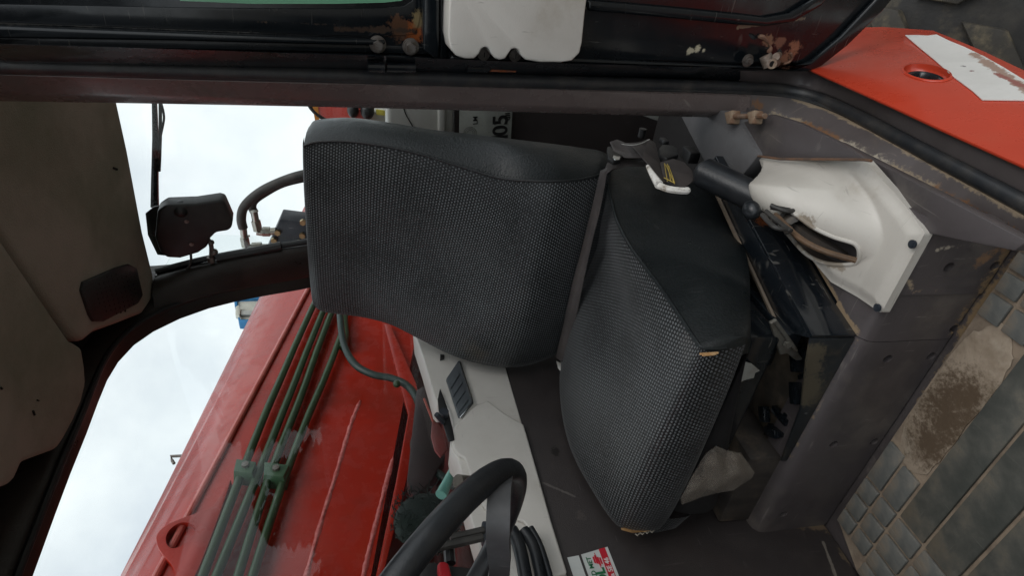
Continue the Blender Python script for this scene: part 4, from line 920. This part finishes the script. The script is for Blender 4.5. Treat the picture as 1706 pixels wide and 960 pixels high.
bag = obj('plastic_bag', bb, bagm, smooth=60)
tag(bag, 'crumpled clear plastic bag tucked under the front edge of the seat cushion', 'bag')
scrap = obj('paper_scrap', prism(Q([(1222, 640), (1236, 612), (1240, 603), (1252, 606), (1266, 618), (1258, 622), (1256, 630), (1240, 634), (1230, 640)], y=-.655), V((0, -.001, .0005))), mat('grey_paper', (.36, .36, .33), .7, (.26, .25, .22), 20))
tag(scrap, 'small torn grey scrap sticking out under the cushion near its torn corner', 'scrap')
s2 = obj('paper_scrap', prism(Q([(927, 602), (936, 606), (942, 612), (938, 622), (930, 614)], x=.93), V((.001, 0, 0))), MT['paper'])
tag(s2, 'small white scrap by the far end of the lap belt', 'scrap')

# floor mat with its pads
mat_rub = mat('dusty_grey_green_mat', (.105, .110, .104), .8, (.165, .158, .14), 16, .35, .62, bump=.5, bs=90, dust=(.215, .175, .13), dl=.47, dh=.70, ds=11, scratch=.3)
mat_dark = mat('worn_dark_mat_bar', (.050, .053, .046), .75, (.105, .102, .088), 9, .36, .64, bump=.5, bs=90, dust=(.17, .14, .10), dl=.50, dh=.76, ds=9, scratch=.5, scol=(.17, .16, .14))
mat_dust = mat('sandy_dust', (.29, .225, .165), .92, (.20, .155, .115), 22, bump=.5, bs=160, dust=(.30, .25, .19), ds=14)
fm = thing('floor_mat', 'dusty grey green rubber floor mat with raised square pads', 'floor mat', (.65, -.35, 0))
obj('mat_base', prism([V((.315, -.606, .004)), V((.955, -.606, .004)), V((.995, -.52, .004)), V((.995, .1, .004)), V((.315, .1, .004))], V((0, 0, -.006))), mat_dust, fm)
def pad(x0, y0, x1, y1, m, h=.006):
    w = lambda: random.uniform(-.0008, .0008)
    obj('pad', prism([V((x0 + .0035 + w(), y0 + .0035, .004)), V((x1 - .0035, y0 + .0035 + w(), .004)), V((x1 - .0035 + w(), y1 - .0035, .004)), V((x0 + .0035, y1 - .0035 + w(), .004))], V((0, 0, h + .001 + w())), .0019, 2), m, fm)
XC = [.322, .356, .394, .440]; XF = [.820, .866, .914, .955, .993]
YR = [-.606, -.563, -.518, -.456, -.388, -.318, -.25]
for j in range(len(YR) - 1):
    y0, y1 = YR[j], YR[j + 1]
    for xs in (XC, XF):
        for i in range(len(xs) - 1):
            if y0 < -.56 and xs[i + 1] > .96: continue
            if xs is XF and i == 0 and j < 2: pass
            pad(xs[i], y0, xs[i + 1], y1, mat_rub)
    if j >= 2:
        pad(.440, y0, .820, y1, mat_dark)
pad(.720, -.606, .820, -.563, mat_rub); pad(.735, -.563, .820, -.518, mat_rub)
hp_ = [V((.425, -.560, 0)), V((.455, -.585, 0)), V((.50, -.600, 0)), V((.66, -.600, 0)), V((.715, -.588, 0)), V((.735, -.565, 0)), V((.735, -.545, 0)), V((.715, -.524, 0)), V((.66, -.518, 0)), V((.50, -.518, 0)), V((.455, -.528, 0))]
obj('heel_patch', prism([p + V((random.uniform(-.003, .003), random.uniform(-.0025, .0025), .005)) for p in smooth_line(hp_, 5, True)], V((0, 0, .0015)), .0006), mat('caked_sand_heel_patch', (.33, .265, .20), .95, (.25, .195, .14), 18, bump=.8, bs=70, dust=(.38, .32, .25), ds=16, spots=[((.61, -.551, .01), .062, (.085, .056, .033), .25), ((.56, -.548, .01), .05, (.085, .056, .033), .3), ((.67, -.546, .01), .045, (.09, .06, .036), .3)]), fm, 'sandy worn heel patch with a brown stain')

# service sticker
SW = 1.0
stk = thing('service_sticker', 'white, red and green service sticker low on the side wall', 'sticker', P((985, 945), x=SW - .001))
d1 = P((968, 925), x=SW - .0012); d2 = P((1012, 912), x=SW - .0012); dn_ = (P((1030, 958), x=SW) - d2).normalized()
sx = (d2 - d1); ln = .16
obj('sticker_sheet', prism([d1, d2, d2 + dn_ * ln, d1 + dn_ * ln], V((-.0006, 0, 0))), MT['sticker'], stk)
e0 = P((945, 930), x=SW - .0012); e1 = P((964, 926.5), x=SW - .0012)
obj('blank_strip', prism([e0, e1, e1 + dn_ * ln, e0 + dn_ * ln], V((-.0006, 0, 0))), MT['sticker'], stk, 'blank white strip beside the print')
o_ = V((-.0009, 0, 0))
obj('red_band', prism([d1.lerp(d2, .655) + o_, d1.lerp(d2, .89) + o_, d1.lerp(d2, .89) + dn_ * ln + o_, d1.lerp(d2, .655) + dn_ * ln + o_], V((-.0004, 0, 0))), MT['red_ink'], stk)
# words run up the picture: from the front of the cab towards the rear
tr_ = -dn_; tu = -sx.normalized()
wS = sx.length
def stext(s, frac, back, size, m, bold=0):
    o = d1.lerp(d2, frac) + dn_ * back + V((-.0016, 0, 0))
    text(s, stk, MT[m], o, tr_, tu, size, 'print', bold=bold, al='RIGHT')
stext('LD MET', .27, .009, .0125, 'green_ink', .0001)
stext('OL', .58, .036, .024, 'green_ink', .0009)
stext('a SE 46', .855, .020, .0125, 'white_ink', .0002)
lg = bmesh.new()
c0 = d1.lerp(d2, .48) + dn_ * .019 + V((-.0012, 0, 0)); sn = sx.normalized()
for k, (w, off) in enumerate(((.012, -.0062), (.016, -.0022), (.016, .0022), (.012, .0062))):
    sh = -.002 if k < 2 else .003
    a = c0 + sn * off + dn_ * (sh - w / 2); bq = c0 + sn * off + dn_ * (sh + w / 2)
    prism([a - sn * .0016, a + sn * .0016, bq + sn * .0016 + dn_ * .002, bq - sn * .0016], V((-.0004, 0, 0)), bm=lg)
obj('emblem', lg, MT['red_ink'], stk)
obj('emblem_stroke', prism([c0 + dn_ * -.014 - sn * .0018, c0 + dn_ * .017 + sn * .0010, c0 + dn_ * .017 + sn * .0018, c0 + dn_ * -.014 + sn * -.0006], V((-.0008, 0, 0))), MT['red_ink'], stk)

# old number plate on the rear wall
PN = RO + RN * .006
plt = thing('number_plate', 'scratched grey pressed number plate fixed to the rear wall behind the seat', 'number plate', P((810, 200), pl=(PN, RN)))
ca, cb_, cc_, cd_ = [P(p, pl=(PN, RN)) for p in ((766, 130), (856, 135), (849, 270), (764, 270))]
obj('plate_sheet', prism([ca, cb_, cc_, cd_], RN * .002, .0006), MT['plate'], plt)
pr = (P((800, 190), pl=(PN, RN)) - P((800, 230), pl=(PN, RN))).normalized(); pu = -(P((850, 200), pl=(PN, RN)) - P((770, 200), pl=(PN, RN))).normalized()
def ptext(s, p, size, bold): text(s, plt, MT['ink'], P(p, pl=(PN + RN * .003, RN)), pr, pu, size, 'print', bold=bold)
ptext('LM', (795.5, 207), .020, .0002)
ptext('1', (845, 237), .075, .0012); ptext('0', (844.5, 225), .066, .0012); ptext('5', (845, 207.5), .066, .0014)
ptext('dII', (849.5, 200), .024, .0003)
rg_ = bmesh.new()
for r_ in (.010, .015, .020):
    c = P((783, 222), pl=(PN + RN * .0028, RN)); tube([c + (pr * math.cos(k / 20 * 6.283) + pu * math.sin(k / 20 * 6.283)) * r_ for k in range(20)], .0007, 4, closed=True, sm=1, bm=rg_)
obj('plate_rings', rg_, mat('dull_plate_ring', (.15, .155, .145), .6), plt)

# ================================================================== STEERING WHEEL AND CONTROLS
wc = V((.6817, -.3603, .8557)); wn = V((-.0817, -.6768, .7316)).normalized(); wa, wb, _ = frame(wn)
sw = thing('steering_wheel', 'black steering wheel with grey flat spoke at the edge of the cab', 'steering wheel', wc)
obj('rim', tube([wc + (wa * math.cos(k / 48 * 6.28319) + wb * math.sin(k / 48 * 6.28319)) * .181 for k in range(48)], .0145, 16, closed=True, sm=1), MT['grip'], sw, smooth=60)
# spoke from the rim's driver-side point to the hub
ap_ = P((833, 792), pl=(wc, wn)); hub = wc - wn * .055
s1 = P((825, 960), pl=(wc - wn * .05, wn))
obj('hub', cyl(hub - wn * .02, wn, .04, .05, 24, .006), MT['black_plastic'], sw)
for q0, q1 in (((838, 795), (825, 965)),):
    a = P(q0, pl=(wc, wn)); mids = [a, P((832, 830), pl=(wc - wn * .022, wn)), P((830, 890), pl=(wc - wn * .04, wn)), P((829, 970), pl=(wc - wn * .045, wn))]
    obj('spoke', tube(mids + [hub], .0135, 4, sm=5, sec=[(-.55, -.9), (.55, -.9), (.55, .9), (-.55, .9)]), mat('worn_grey_spoke', (.085, .085, .088), .5, (.06, .06, .062), 14, scratch=.5), sw, 'flat worn grey spoke')
for ang in (2.2, 4.3):
    r0 = (ap_ - wc).normalized(); r1 = wn.cross(r0); e = r0 * math.cos(ang) + r1 * math.sin(ang)
    obj('spoke', tube([wc + e * .18, wc + e * .12 - wn * .025, hub + e * .03], .012, 4, sm=4, sec=[(-1, -.35), (1, -.35), (1, .35), (-1, .35)]), MT['black_plastic'], sw)
obj('column', cyl(hub - wn * .02, -wn, .028, .5, 18), MT['black_plastic'], sw)
ctl = thing('control_console', 'black control box with a red rocker knob and two thin arms', 'controls', P((740, 950), x=.93))
obj('console_box', prism(Q([(700, 938), (724, 936), (735, 940), (790, 946), (835, 1010), (690, 1010)], x=.93), V((.06, 0, 0)), .005), MT['black_plastic'], ctl)
obj('knob', prism(Q([(728, 942), (732, 936), (742, 935), (748, 940), (754, 965), (758, 1000), (738, 1000), (731, 962)], x=.912), V((.02, 0, 0)), .006, 3), MT['knob_red'], ctl, 'red rocker knob')
obj('arm', tube(Q([(750, 897), (782, 890), (806, 884)], x=.93), .007, 8, sm=1), MT['hose'], ctl)
obj('arm', tube(Q([(728, 913), (770, 904), (804, 896)], x=.93), .0075, 8, sm=1), MT['hose'], ctl)
obj('arm_bracket', prism(Q([(803, 868), (816, 868), (818, 905), (812, 906), (803, 900)], x=.93), V((.02, 0, 0)), .003), MT['manifold'], ctl)
obj('post', tube(Q([(748, 912), (750, 940)], x=.95), .010, 8, sm=1), MT['black_plastic'], ctl)
lev = thing('lever_bellows', 'black rubber lever boots standing in the white trim recess', 'levers', P((890, 930), x=.96))
for q, r in ((((852, 884), (866, 915), (880, 990)), .0125), (((872, 884), (890, 915), (906, 990)), .0105), (((884, 880), (902, 915), (924, 990)), .006)):
    obj('boot', tube(Q(q, x=.955), r, 12, sm=4), MT['grip'], lev)
stub = cyl(P((782, 805), x=.98), (P((782, 805), x=.98) - P((800, 807), x=1.0)).normalized(), .014, .035, 16, .003)
tag(obj('trim_peg', stub, mat('worn_steel_peg', (.26, .24, .21), .4, (.15, .13, .11), 30, metal=.6)), 'short round metal peg beside the white trim above the steering wheel', 'peg')

# ================================================================== REAR WINDOW HARDWARE
WPl = (RO + RN * .05, RN)
wm = thing('wiper_motor', 'black wiper motor housing at the top of the rear window', 'wiper motor', P((310, 385), pl=WPl))
obj('housing', prism(Q([(262, 352), (276, 342), (326, 340), (365, 334), (374, 336), (388, 368), (386, 380), (380, 385), (360, 388), (350, 398), (345, 412), (330, 422), (300, 431), (278, 430), (266, 420), (258, 395)], pl=WPl), RN * -.055, .010, 3), MT['black_plastic'], wm)
obj('back_plate', prism(Q([(242, 356), (256, 345), (300, 334), (318, 332), (334, 338), (370, 332), (380, 342), (386, 370), (340, 400), (290, 428), (262, 425), (246, 392)], pl=(RO + RN * .0, RN)), RN * -.006, .002), MT['steel_black'], wm)
obj('dome', sphere(P((303, 348), pl=(RO + RN * .03, RN)), .024, .028, .024), MT['black_plastic'], wm)
for p in ((311, 369), (319, 407)):
    c = P(p, pl=(RO + RN * .051, RN)); obj('housing_screw', cyl(c, RN, .0055, .002, 12, .0006), MT['dark_zinc'], wm)
fb = sphere(P((352, 404), pl=(RO + RN * .03, RN)), .008); sphere(P((357, 420), pl=(RO + RN * .03, RN)), .010, bm=fb); cyl(P((350, 428), pl=(RO + RN * .03, RN)), (1, 0, -.1), .010, .018, 6, .001, bm=fb); tube(Q([(346, 398), (352, 410), (352, 430)], pl=(RO + RN * .03, RN)), .0065, 8, bm=fb)
obj('fitting', fb, MT['dark_zinc'], wm)
obj('wire', tube(Q([(318, 424), (318, 436), (312, 448), (296, 457), (276, 461), (258, 461)], pl=(RO + RN * .03, RN)), .0035, 8), MT['hose'], wm)
wp = thing('rear_wiper', 'thin black wiper arm hanging behind the rear window glass', 'wiper', P((260, 250), pl=(RO + RN * -.07, RN)))
K2 = dict(pl=(RO + RN * -.07, RN))
obj('wiper_arm', tube(Q([(258, 345), (258, 300), (259, 230), (257, 160), (256, 120)], **K2), lambda t: .011 - .0065 * t, 6, sm=2), MT['steel_black'], wp)
obj('blade', tube(Q([(265, 285), (267, 230), (267, 160), (266, 120)], **K2), .0042, 6, sm=2), MT['hose'], wp)
obj('blade_yoke', tube(Q([(268, 225), (273, 200), (272, 185), (267, 165), (265, 140)], **K2), .003, 6), MT['steel_black'], wp)
# hoses and manifold outside behind the cab
YH = -2.05
mf = thing('hydraulic_manifold', 'blue black valve block with brassy bolts outside the rear window', 'valve block', P((480, 395), y=YH))
obj('block', prism(Q([(466, 366), (515, 372), (560, 378), (560, 425), (440, 425)], y=YH), V((0, -.09, 0)), .004), MT['manifold'], mf)
for p in ((463, 386), (457, 399), (504, 391), (498, 403), (505, 369)):
    c = P(p, y=YH); obj('bolt', cyl(c, (0, 1, 0), .0115, .014, 6, .002), MT['brass'], mf)
zf = bmesh.new()
def nut(p, q, r, bm, n=6): 
    a, b_ = P(p, y=YH + .0), P(q, y=YH); cyl(a, b_ - a, r, (b_ - a).length, n, .001, bm=bm)
nut((405, 378), (407, 396), .0125, zf, 16); nut((405, 394), (416, 393), .004, zf); nut((407, 396), (410, 411), .016, zf); nut((408, 411), (424, 414), .0135, zf, 14); nut((420, 411), (436, 410), .0155, zf); nut((434, 411), (446, 411), .011, zf, 14)
obj('fitting', zf, MT['zinc'], mf)
zf = bmesh.new()
nut((423, 352), (426, 368), .0125, zf, 16); nut((426, 368), (430, 384), .0165, zf); nut((428, 386), (440, 388), .0135, zf, 14); nut((438, 386), (450, 386), .018, zf); nut((449, 386), (460, 385), .014, zf, 14)
obj('fitting', zf, MT['zinc'], mf)
hs1 = obj('hydraulic_hose', tube(Q([(405, 380), (402, 366), (405, 348), (418, 332), (440, 316), (470, 302), (500, 292), (540, 284)], y=YH), .0165, 14), MT['hose']); tag(hs1, 'thick black hydraulic hose curving down to the lower metal fitting', 'hose', 'hydraulic hoses outside the rear window')
hs2 = obj('hydraulic_hose', tube(Q([(424, 354), (420, 345), (424, 334), (440, 322), (470, 306), (510, 296), (545, 290)], y=YH - .06), .0150, 14), MT['hose']); tag(hs2, 'second black hose ending at the upper metal fitting behind the first', 'hose', 'hydraulic hoses outside the rear window')
# things glimpsed between the pillar and the seat
rl = thing('round_mirror', 'round black rimmed red disc seen past the top corner of the seat', 'mirror', P((560, 165), y=-2.3))
c = P((562, 150), y=-2.3); nn = V((-.2, 1, 0)).normalized(); a_, b_, _ = frame(nn)
obj('disc', cyl(c, nn, .118, .01, 40), mat('red_reflecting_disc', (.50, .05, .035), .25, (.42, .05, .03), 6), rl)
obj('rim', tube([c + nn * .01 + (a_ * math.cos(k / 40 * 6.283) + b_ * math.sin(k / 40 * 6.283)) * .118 for k in range(40)], .007, 8, closed=True, sm=1), MT['black_plastic'], rl)
yb = bmesh.new()
pk = dict(pl=(c + nn * .012, nn))
prism(Q([(518, 160), (528, 160), (533, 205), (526, 208)], **pk), nn * .002, bm=yb)
obj('stripe', yb, mat('orange_yellow_stripe', (.55, .20, .03), .5), rl)
gm = thing('parts_box', 'white box with black knobs and a yellow tag outside the rear window', 'box', P((620, 195), y=-2.15))
obj('box_body', prism(Q([(604, 186), (660, 186), (660, 260), (604, 260)], y=-2.15), V((0, -.05, 0)), .006), MT['cream'], gm)
bb_ = sphere(P((588, 182), y=-2.12), .03, .03, .02); sphere(P((612, 184), y=-2.11), .032, .03, .024, bm=bb_); prism(Q([(577, 160), (640, 160), (640, 181), (580, 181)], y=-2.12), V((0, -.03, 0)), .006, bm=bb_)
obj('black_knob', bb_, MT['black_plastic'], gm)
obj('yellow_tag', prism(Q([(626, 182), (642, 184), (642, 193), (627, 191)], y=-2.10), V((0, -.004, 0)), .001), mat('yellow_tag', (.60, .52, .08), .5), gm)
obj('red_cap', cyl(P((600, 196), y=-2.135), (0, 1, 0), .03, .012, 20, .002), mat('coral_red_cap', (.62, .08, .06), .5), gm)

# ================================================================== BOOM OUTSIDE THE SIDE WINDOW
BX = 1.9
R0, R1 = P((515, 480), x=BX), P((262, 960), x=BX); T0, T1 = P((440, 480), x=2.14), P((203, 960), x=2.14); L0, L1 = P((690, 575), x=BX), P((618, 960), x=BX)
def ext(a, b, t): return a + (b - a) * t
boom = thing('crane_boom', 'long red crane boom with green pipes along its side', 'crane boom', ext(R0, R1, .5))
rows = []
for t in (-2.2, 0, 1, 3.2):
    r, tp, lw = ext(R0, R1, t), ext(T0, T1, t), ext(L0, L1, t)
    r2 = r + V((.012, 0, .012)); far = V((.55, 0, 0))
    rows.append([lw, lw.lerp(r, .97), r + V((.004, 0, -.004)), r2, r2.lerp(tp, .25) + V((-.010, 0, .020)), r2.lerp(tp, .55) + V((-.012, 0, .028)), r2.lerp(tp, .82) + V((-.004, 0, .020)), tp, tp + V((.12, 0, .015)), tp + V((.35, 0, 0)), r + far, lw + far])
me = grid(rows, closed_s=True, caps=True)
obj('boom_body', me, [MT['boom_red']], boom, smooth=70)
obj('edge_highlight', tube([ext(R0, R1, t) + V((-.006, 0, 0)) for t in (-2.2, 3.2)], .012, 10, sm=1), mat('sky_highlight_edge_red', (.50, .12, .10), .28, (.42, .06, .045), 8, coat=.5), boom)  # sky highlight along the ridge, put into a paler red tube
pipes = [[(545, 464), (522, 509), (464, 640), (442, 690), (400, 796), (338, 960), (310, 1030)], [(560, 470), (536, 524), (490, 640), (470, 690), (424, 806), (361, 960), (333, 1030)], [(572, 480), (551, 524), (509, 640), (490, 690), (447, 800), (397, 960), (374, 1030)], [(582, 500), (573, 535), (566, 565), (537, 640), (515, 690), (471, 806), (421, 960), (398, 1030)]]
for pp in pipes:
    L = Q(pp, x=BX - .035); L[0] = ext(L[1], L[0], 3)
    obj('pipe', tube(L, .0155, 12, sm=2), MT['pipe_green'], boom)
obj('pipe_sleeve', tube(Q([(573, 530), (575, 560), (572, 580)], x=BX - .04), .02, 12, sm=1), MT['pipe_green'], boom)
for q in ([(398, 786), (430, 791), (426, 812), (389, 808)], [(444, 791), (484, 796), (478, 818), (438, 814)]):
    a = Q(q, x=BX - .002); cen = sum(a, V()) / 4; h = V((-.070, 0, 0))
    b = bmesh.new(); B_ = [b.verts.new(p) for p in a]; T_ = [b.verts.new(cen + (p - cen) * k + h * hh) for p, k, hh in zip(a, (1.0, 1.0, .80, .80), (1.0, 1.0, 1.0, 1.0))]
    b.faces.new(B_); b.faces.new(T_[::-1])
    for k in range(4): b.faces.new((B_[k], B_[(k + 1) % 4], T_[(k + 1) % 4], T_[k]))
    bmesh.ops.recalc_face_normals(b, faces=b.faces[:]); bevel(b, .002)
    cl_ = obj('pipe_clamp', b, MT['clamp_green'], boom)
    obj('clamp_bolt', cyl(cen + h * .98 + V((0, -.004, -.003)), (-1, 0, 0), .013, .014, 6, .002), MT['dark_zinc'], cl_)
eo_l = smooth_line(Q([(385, 800), (356, 842), (330, 854), (302, 864), (276, 876), (261, 892), (262, 910), (272, 926), (284, 940), (291, 956), (296, 990), (330, 950)], x=BX - .03), 4, True)
eo = obj('lifting_eye', prism(eo_l, V((.045, 0, 0)), .004), MT['boom_red'], boom)
ec = [p + V((.1, 0, 0)) for p in smooth_line(Q([(300, 872), (314, 872), (325, 879), (322, 892), (312, 904), (298, 912), (285, 914), (277, 906), (277, 893), (286, 880)], x=BX - .03), 3, True)]
cut(eo, [prism(ec, V((-.3, 0, 0)))])
for q in ([(600, 668), (585, 706), (560, 790), (535, 870), (510, 960), (490, 1030)], [(655, 762), (645, 800), (632, 850), (618, 905), (605, 962), (590, 1030)]):
    L = Q(q, x=BX - .001); b = bmesh.new()
    fl = smooth_line(L, 10); rs = []
    for i, p in enumerate(fl):
        w = .008 * (.8 + .5 * random.random()) * min(1, i / 4 + .3); rs.append([p + V((0, 0, w)), p + V((-.004, 0, w * .3)), p + V((-.004, 0, -w * .3)), p + V((0, 0, -w))])
    obj('weld_bead', grid(rs), MT['pink_bead'], boom)
obj('bottom_flange', prism(Q([(650, 540), (694, 640), (701, 690), (694, 735), (670, 830), (648, 920), (634, 980), (622, 980), (660, 800), (680, 690), (640, 540)], x=BX - .03), V((.026, 0, 0)), .004), MT['boom_red'], boom)
dk = thing('crane_deck', 'dark red crane superstructure below the boom', 'crane deck', (2.3, -1.5, .3))
obj('deck_plate', prism([V((1.75, -4.6, .62)), V((3.2, -4.6, .62)), V((3.2, 3, .75)), V((1.75, 3, .75))], V((0, 0, -.05)), .01), mat('dark_red_deck_paint', (.12, .012, .010), .5, (.06, .008, .008), 5, dust=(.10, .04, .03)), dk)
obj('deck_side', box((1.82, -.6, .1), .05, 8, .9, bw=.01), mat('dark_red_side_plate', (.17, .014, .011), .45, (.10, .01, .009), 5), dk)
obj('engine_housing', box((2.75, -.6, .65), .1, 9, 1.25, bw=.02), mat('dark_red_housing', (.13, .011, .009), .45, (.09, .01, .008), 3), dk)
db = bmesh.new()
prism(Q([(694, 650), (712, 640), (728, 700), (742, 760), (720, 800), (690, 830), (678, 800)], x=1.70), V((.06, 0, 0)), .006, bm=db)
prism(Q([(672, 905), (704, 902), (702, 960), (664, 1000)], x=1.6), V((.06, 0, 0)), .006, bm=db)
obj('machine_parts', db, MT['machine'], dk)
obj('lever_plate', prism(Q([(720, 700), (732, 706), (740, 724), (744, 750), (734, 762), (724, 750), (718, 726)], x=1.5), V((.01, 0, 0)), .003), mat('dull_red_lever_plate', (.26, .05, .045), .5), dk)
obj('red_strip', prism(Q([(705, 664), (708, 663), (725, 704), (723, 710)], x=1.5), V((.006, 0, 0)), .001), mat('coral_strip', (.50, .10, .07), .5), dk)
br_ = bmesh.new(); cB = P((712, 858), x=1.55)
for k in range(420):
    a = random.uniform(0, 6.283); rr = .11 * math.sqrt(random.random()); p = cB + V((random.uniform(-.02, .06), math.cos(a) * rr, math.sin(a) * rr)); e = V((random.uniform(-.03, .0), random.uniform(-.02, .02), random.uniform(-.02, .02)))
    tube([p, p + e], .0016, 3, sm=1, bm=br_)
sphere(cB + V((.03, 0, 0)), .03, .10, .10, bm=br_)
brs = obj('round_brush', br_, mat('green_black_bristles', (.008, .018, .014), .8), smooth=60); tag(brs, 'round green black bristle mass on the crane deck behind the steering wheel', 'brush')
cy = obj('pale_tube', tube(Q([(760, 767), (752, 790), (735, 826)], x=1.35), lambda t: .008 + .009 * t, 14, sm=2), MT['cyan']); tag(cy, 'pale green tapered tube seen through the window above the white trim', 'tube')
cd2 = obj('cable_conduit', tube(Q([(566, 520), (572, 570), (590, 606), (620, 624), (650, 630), (674, 640), (692, 660), (700, 690), (695, 720), (690, 745), (704, 766), (730, 790), (760, 812)], x=1.72), .0155, 12), MT['corrugated']); tag(cd2, 'dark green corrugated conduit looping down beside the red boom', 'conduit')
obj('conduit_clip', sphere(P((661, 640), x=1.70), .016), MT['pipe_green'], cd2)
# far things over the boom
lamp = thing('work_lamp', 'pale panel with blue frame standing out behind the boom', 'work lamp', P((418, 512), x=4))
lk4 = dict(x=4.0)
obj('panel', prism(Q([(394, 496), (460, 494), (440, 534), (401, 531)], **lk4), V((.06, 0, 0)), .01), MT['cream'], lamp)
obj('blue_frame', prism(Q([(389, 494), (470, 492), (470, 497), (395, 499), (396, 509), (391, 510)], x=3.97), V((.1, 0, 0)), .006), MT['sky_blue'], lamp)
obj('blue_frame', prism(Q([(396, 528), (400, 529), (401, 532), (440, 533), (438, 537), (398, 536)], x=3.97), V((.1, 0, 0)), .006), MT['sky_blue'], lamp)
obj('grey_band', prism(Q([(400, 518), (450, 517), (446, 524), (401, 524)], x=3.96), V((.02, 0, 0)), .004), MT['grey_trim'], lamp)
obj('hinge_block', prism(Q([(392, 511), (398, 508), (401, 515), (399, 526), (392, 524)], x=3.94), V((.06, 0, 0)), .008), MT['cream'], lamp)
hk = obj('small_bracket', tube(Q([(306, 760), (284, 761), (287, 768), (290, 773)], x=3.0), .009, 8, sm=1), MT['dark_zinc']); tag(hk, 'tiny bent metal bracket poking out above the boom', 'bracket')

# ================================================================== BIG TYRE UNDER THE RED PANEL
ty = thing('truck_wheel', 'large muddy crane tyre with thick tread bars below the red panel', 'wheel', (-.12, -1.95, -1.2))
tcx, tyc, tzc, TR = .10, -2.10, -1.30, .72
rows = []
for k in range(48):
    a = k / 48 * 2 * math.pi; r = []
    for dx, rr in ((-.34, .40), (-.36, .55), (-.33, .66), (-.27, .70), (-.12, .72), (.05, .72), (.2, .70), (.27, .64), (.28, .45)): r.append(V((tcx + dx, tyc + rr * math.cos(a), tzc + rr * math.sin(a))))
    rows.append(r)
obj('tyre_body', grid(rows + [rows[0]]), MT['tyre'], ty, smooth=50)
mud = mat('mud_caked_tread_bar', (.035, .031, .025), .8, (.07, .06, .042), 9, bump=.7, bs=60, dust=(.16, .13, .082), ds=7, dl=.42, dh=.62)
for k in range(16):
    a = k / 16 * 2 * math.pi + .16
    for sg_ in (-1, 1):
        seq = [(tcx + sg_ * dx, da + (0 if sg_ < 0 else .196)) for dx, da in ((.02, .05), (.14, -.12), (.27, -.34))]
        up_, dn2 = [], []
        for x_, da in seq:
            for lst, o2, rr in ((up_, .085, .695), (dn2, -.085, .695)):
                an = a + da * (1) + o2; lst.append(V((x_, tyc + rr * math.cos(an), tzc + rr * math.sin(an))))
        for i in (0, 1):
            pts = [up_[i], up_[i + 1], dn2[i + 1], dn2[i]]
            mid = sum(pts, V()) / 4 - V((0, tyc, tzc)); mid.x = 0; mid.normalize()
            obj('tread_bar', prism(pts, mid * (.055 - .012 * i), .008), mud, ty)
obj('wheel_rim', cyl((tcx - .30, tyc, tzc), (1, 0, 0), .42, .5, 32, .01), MT['steel_black'], ty)
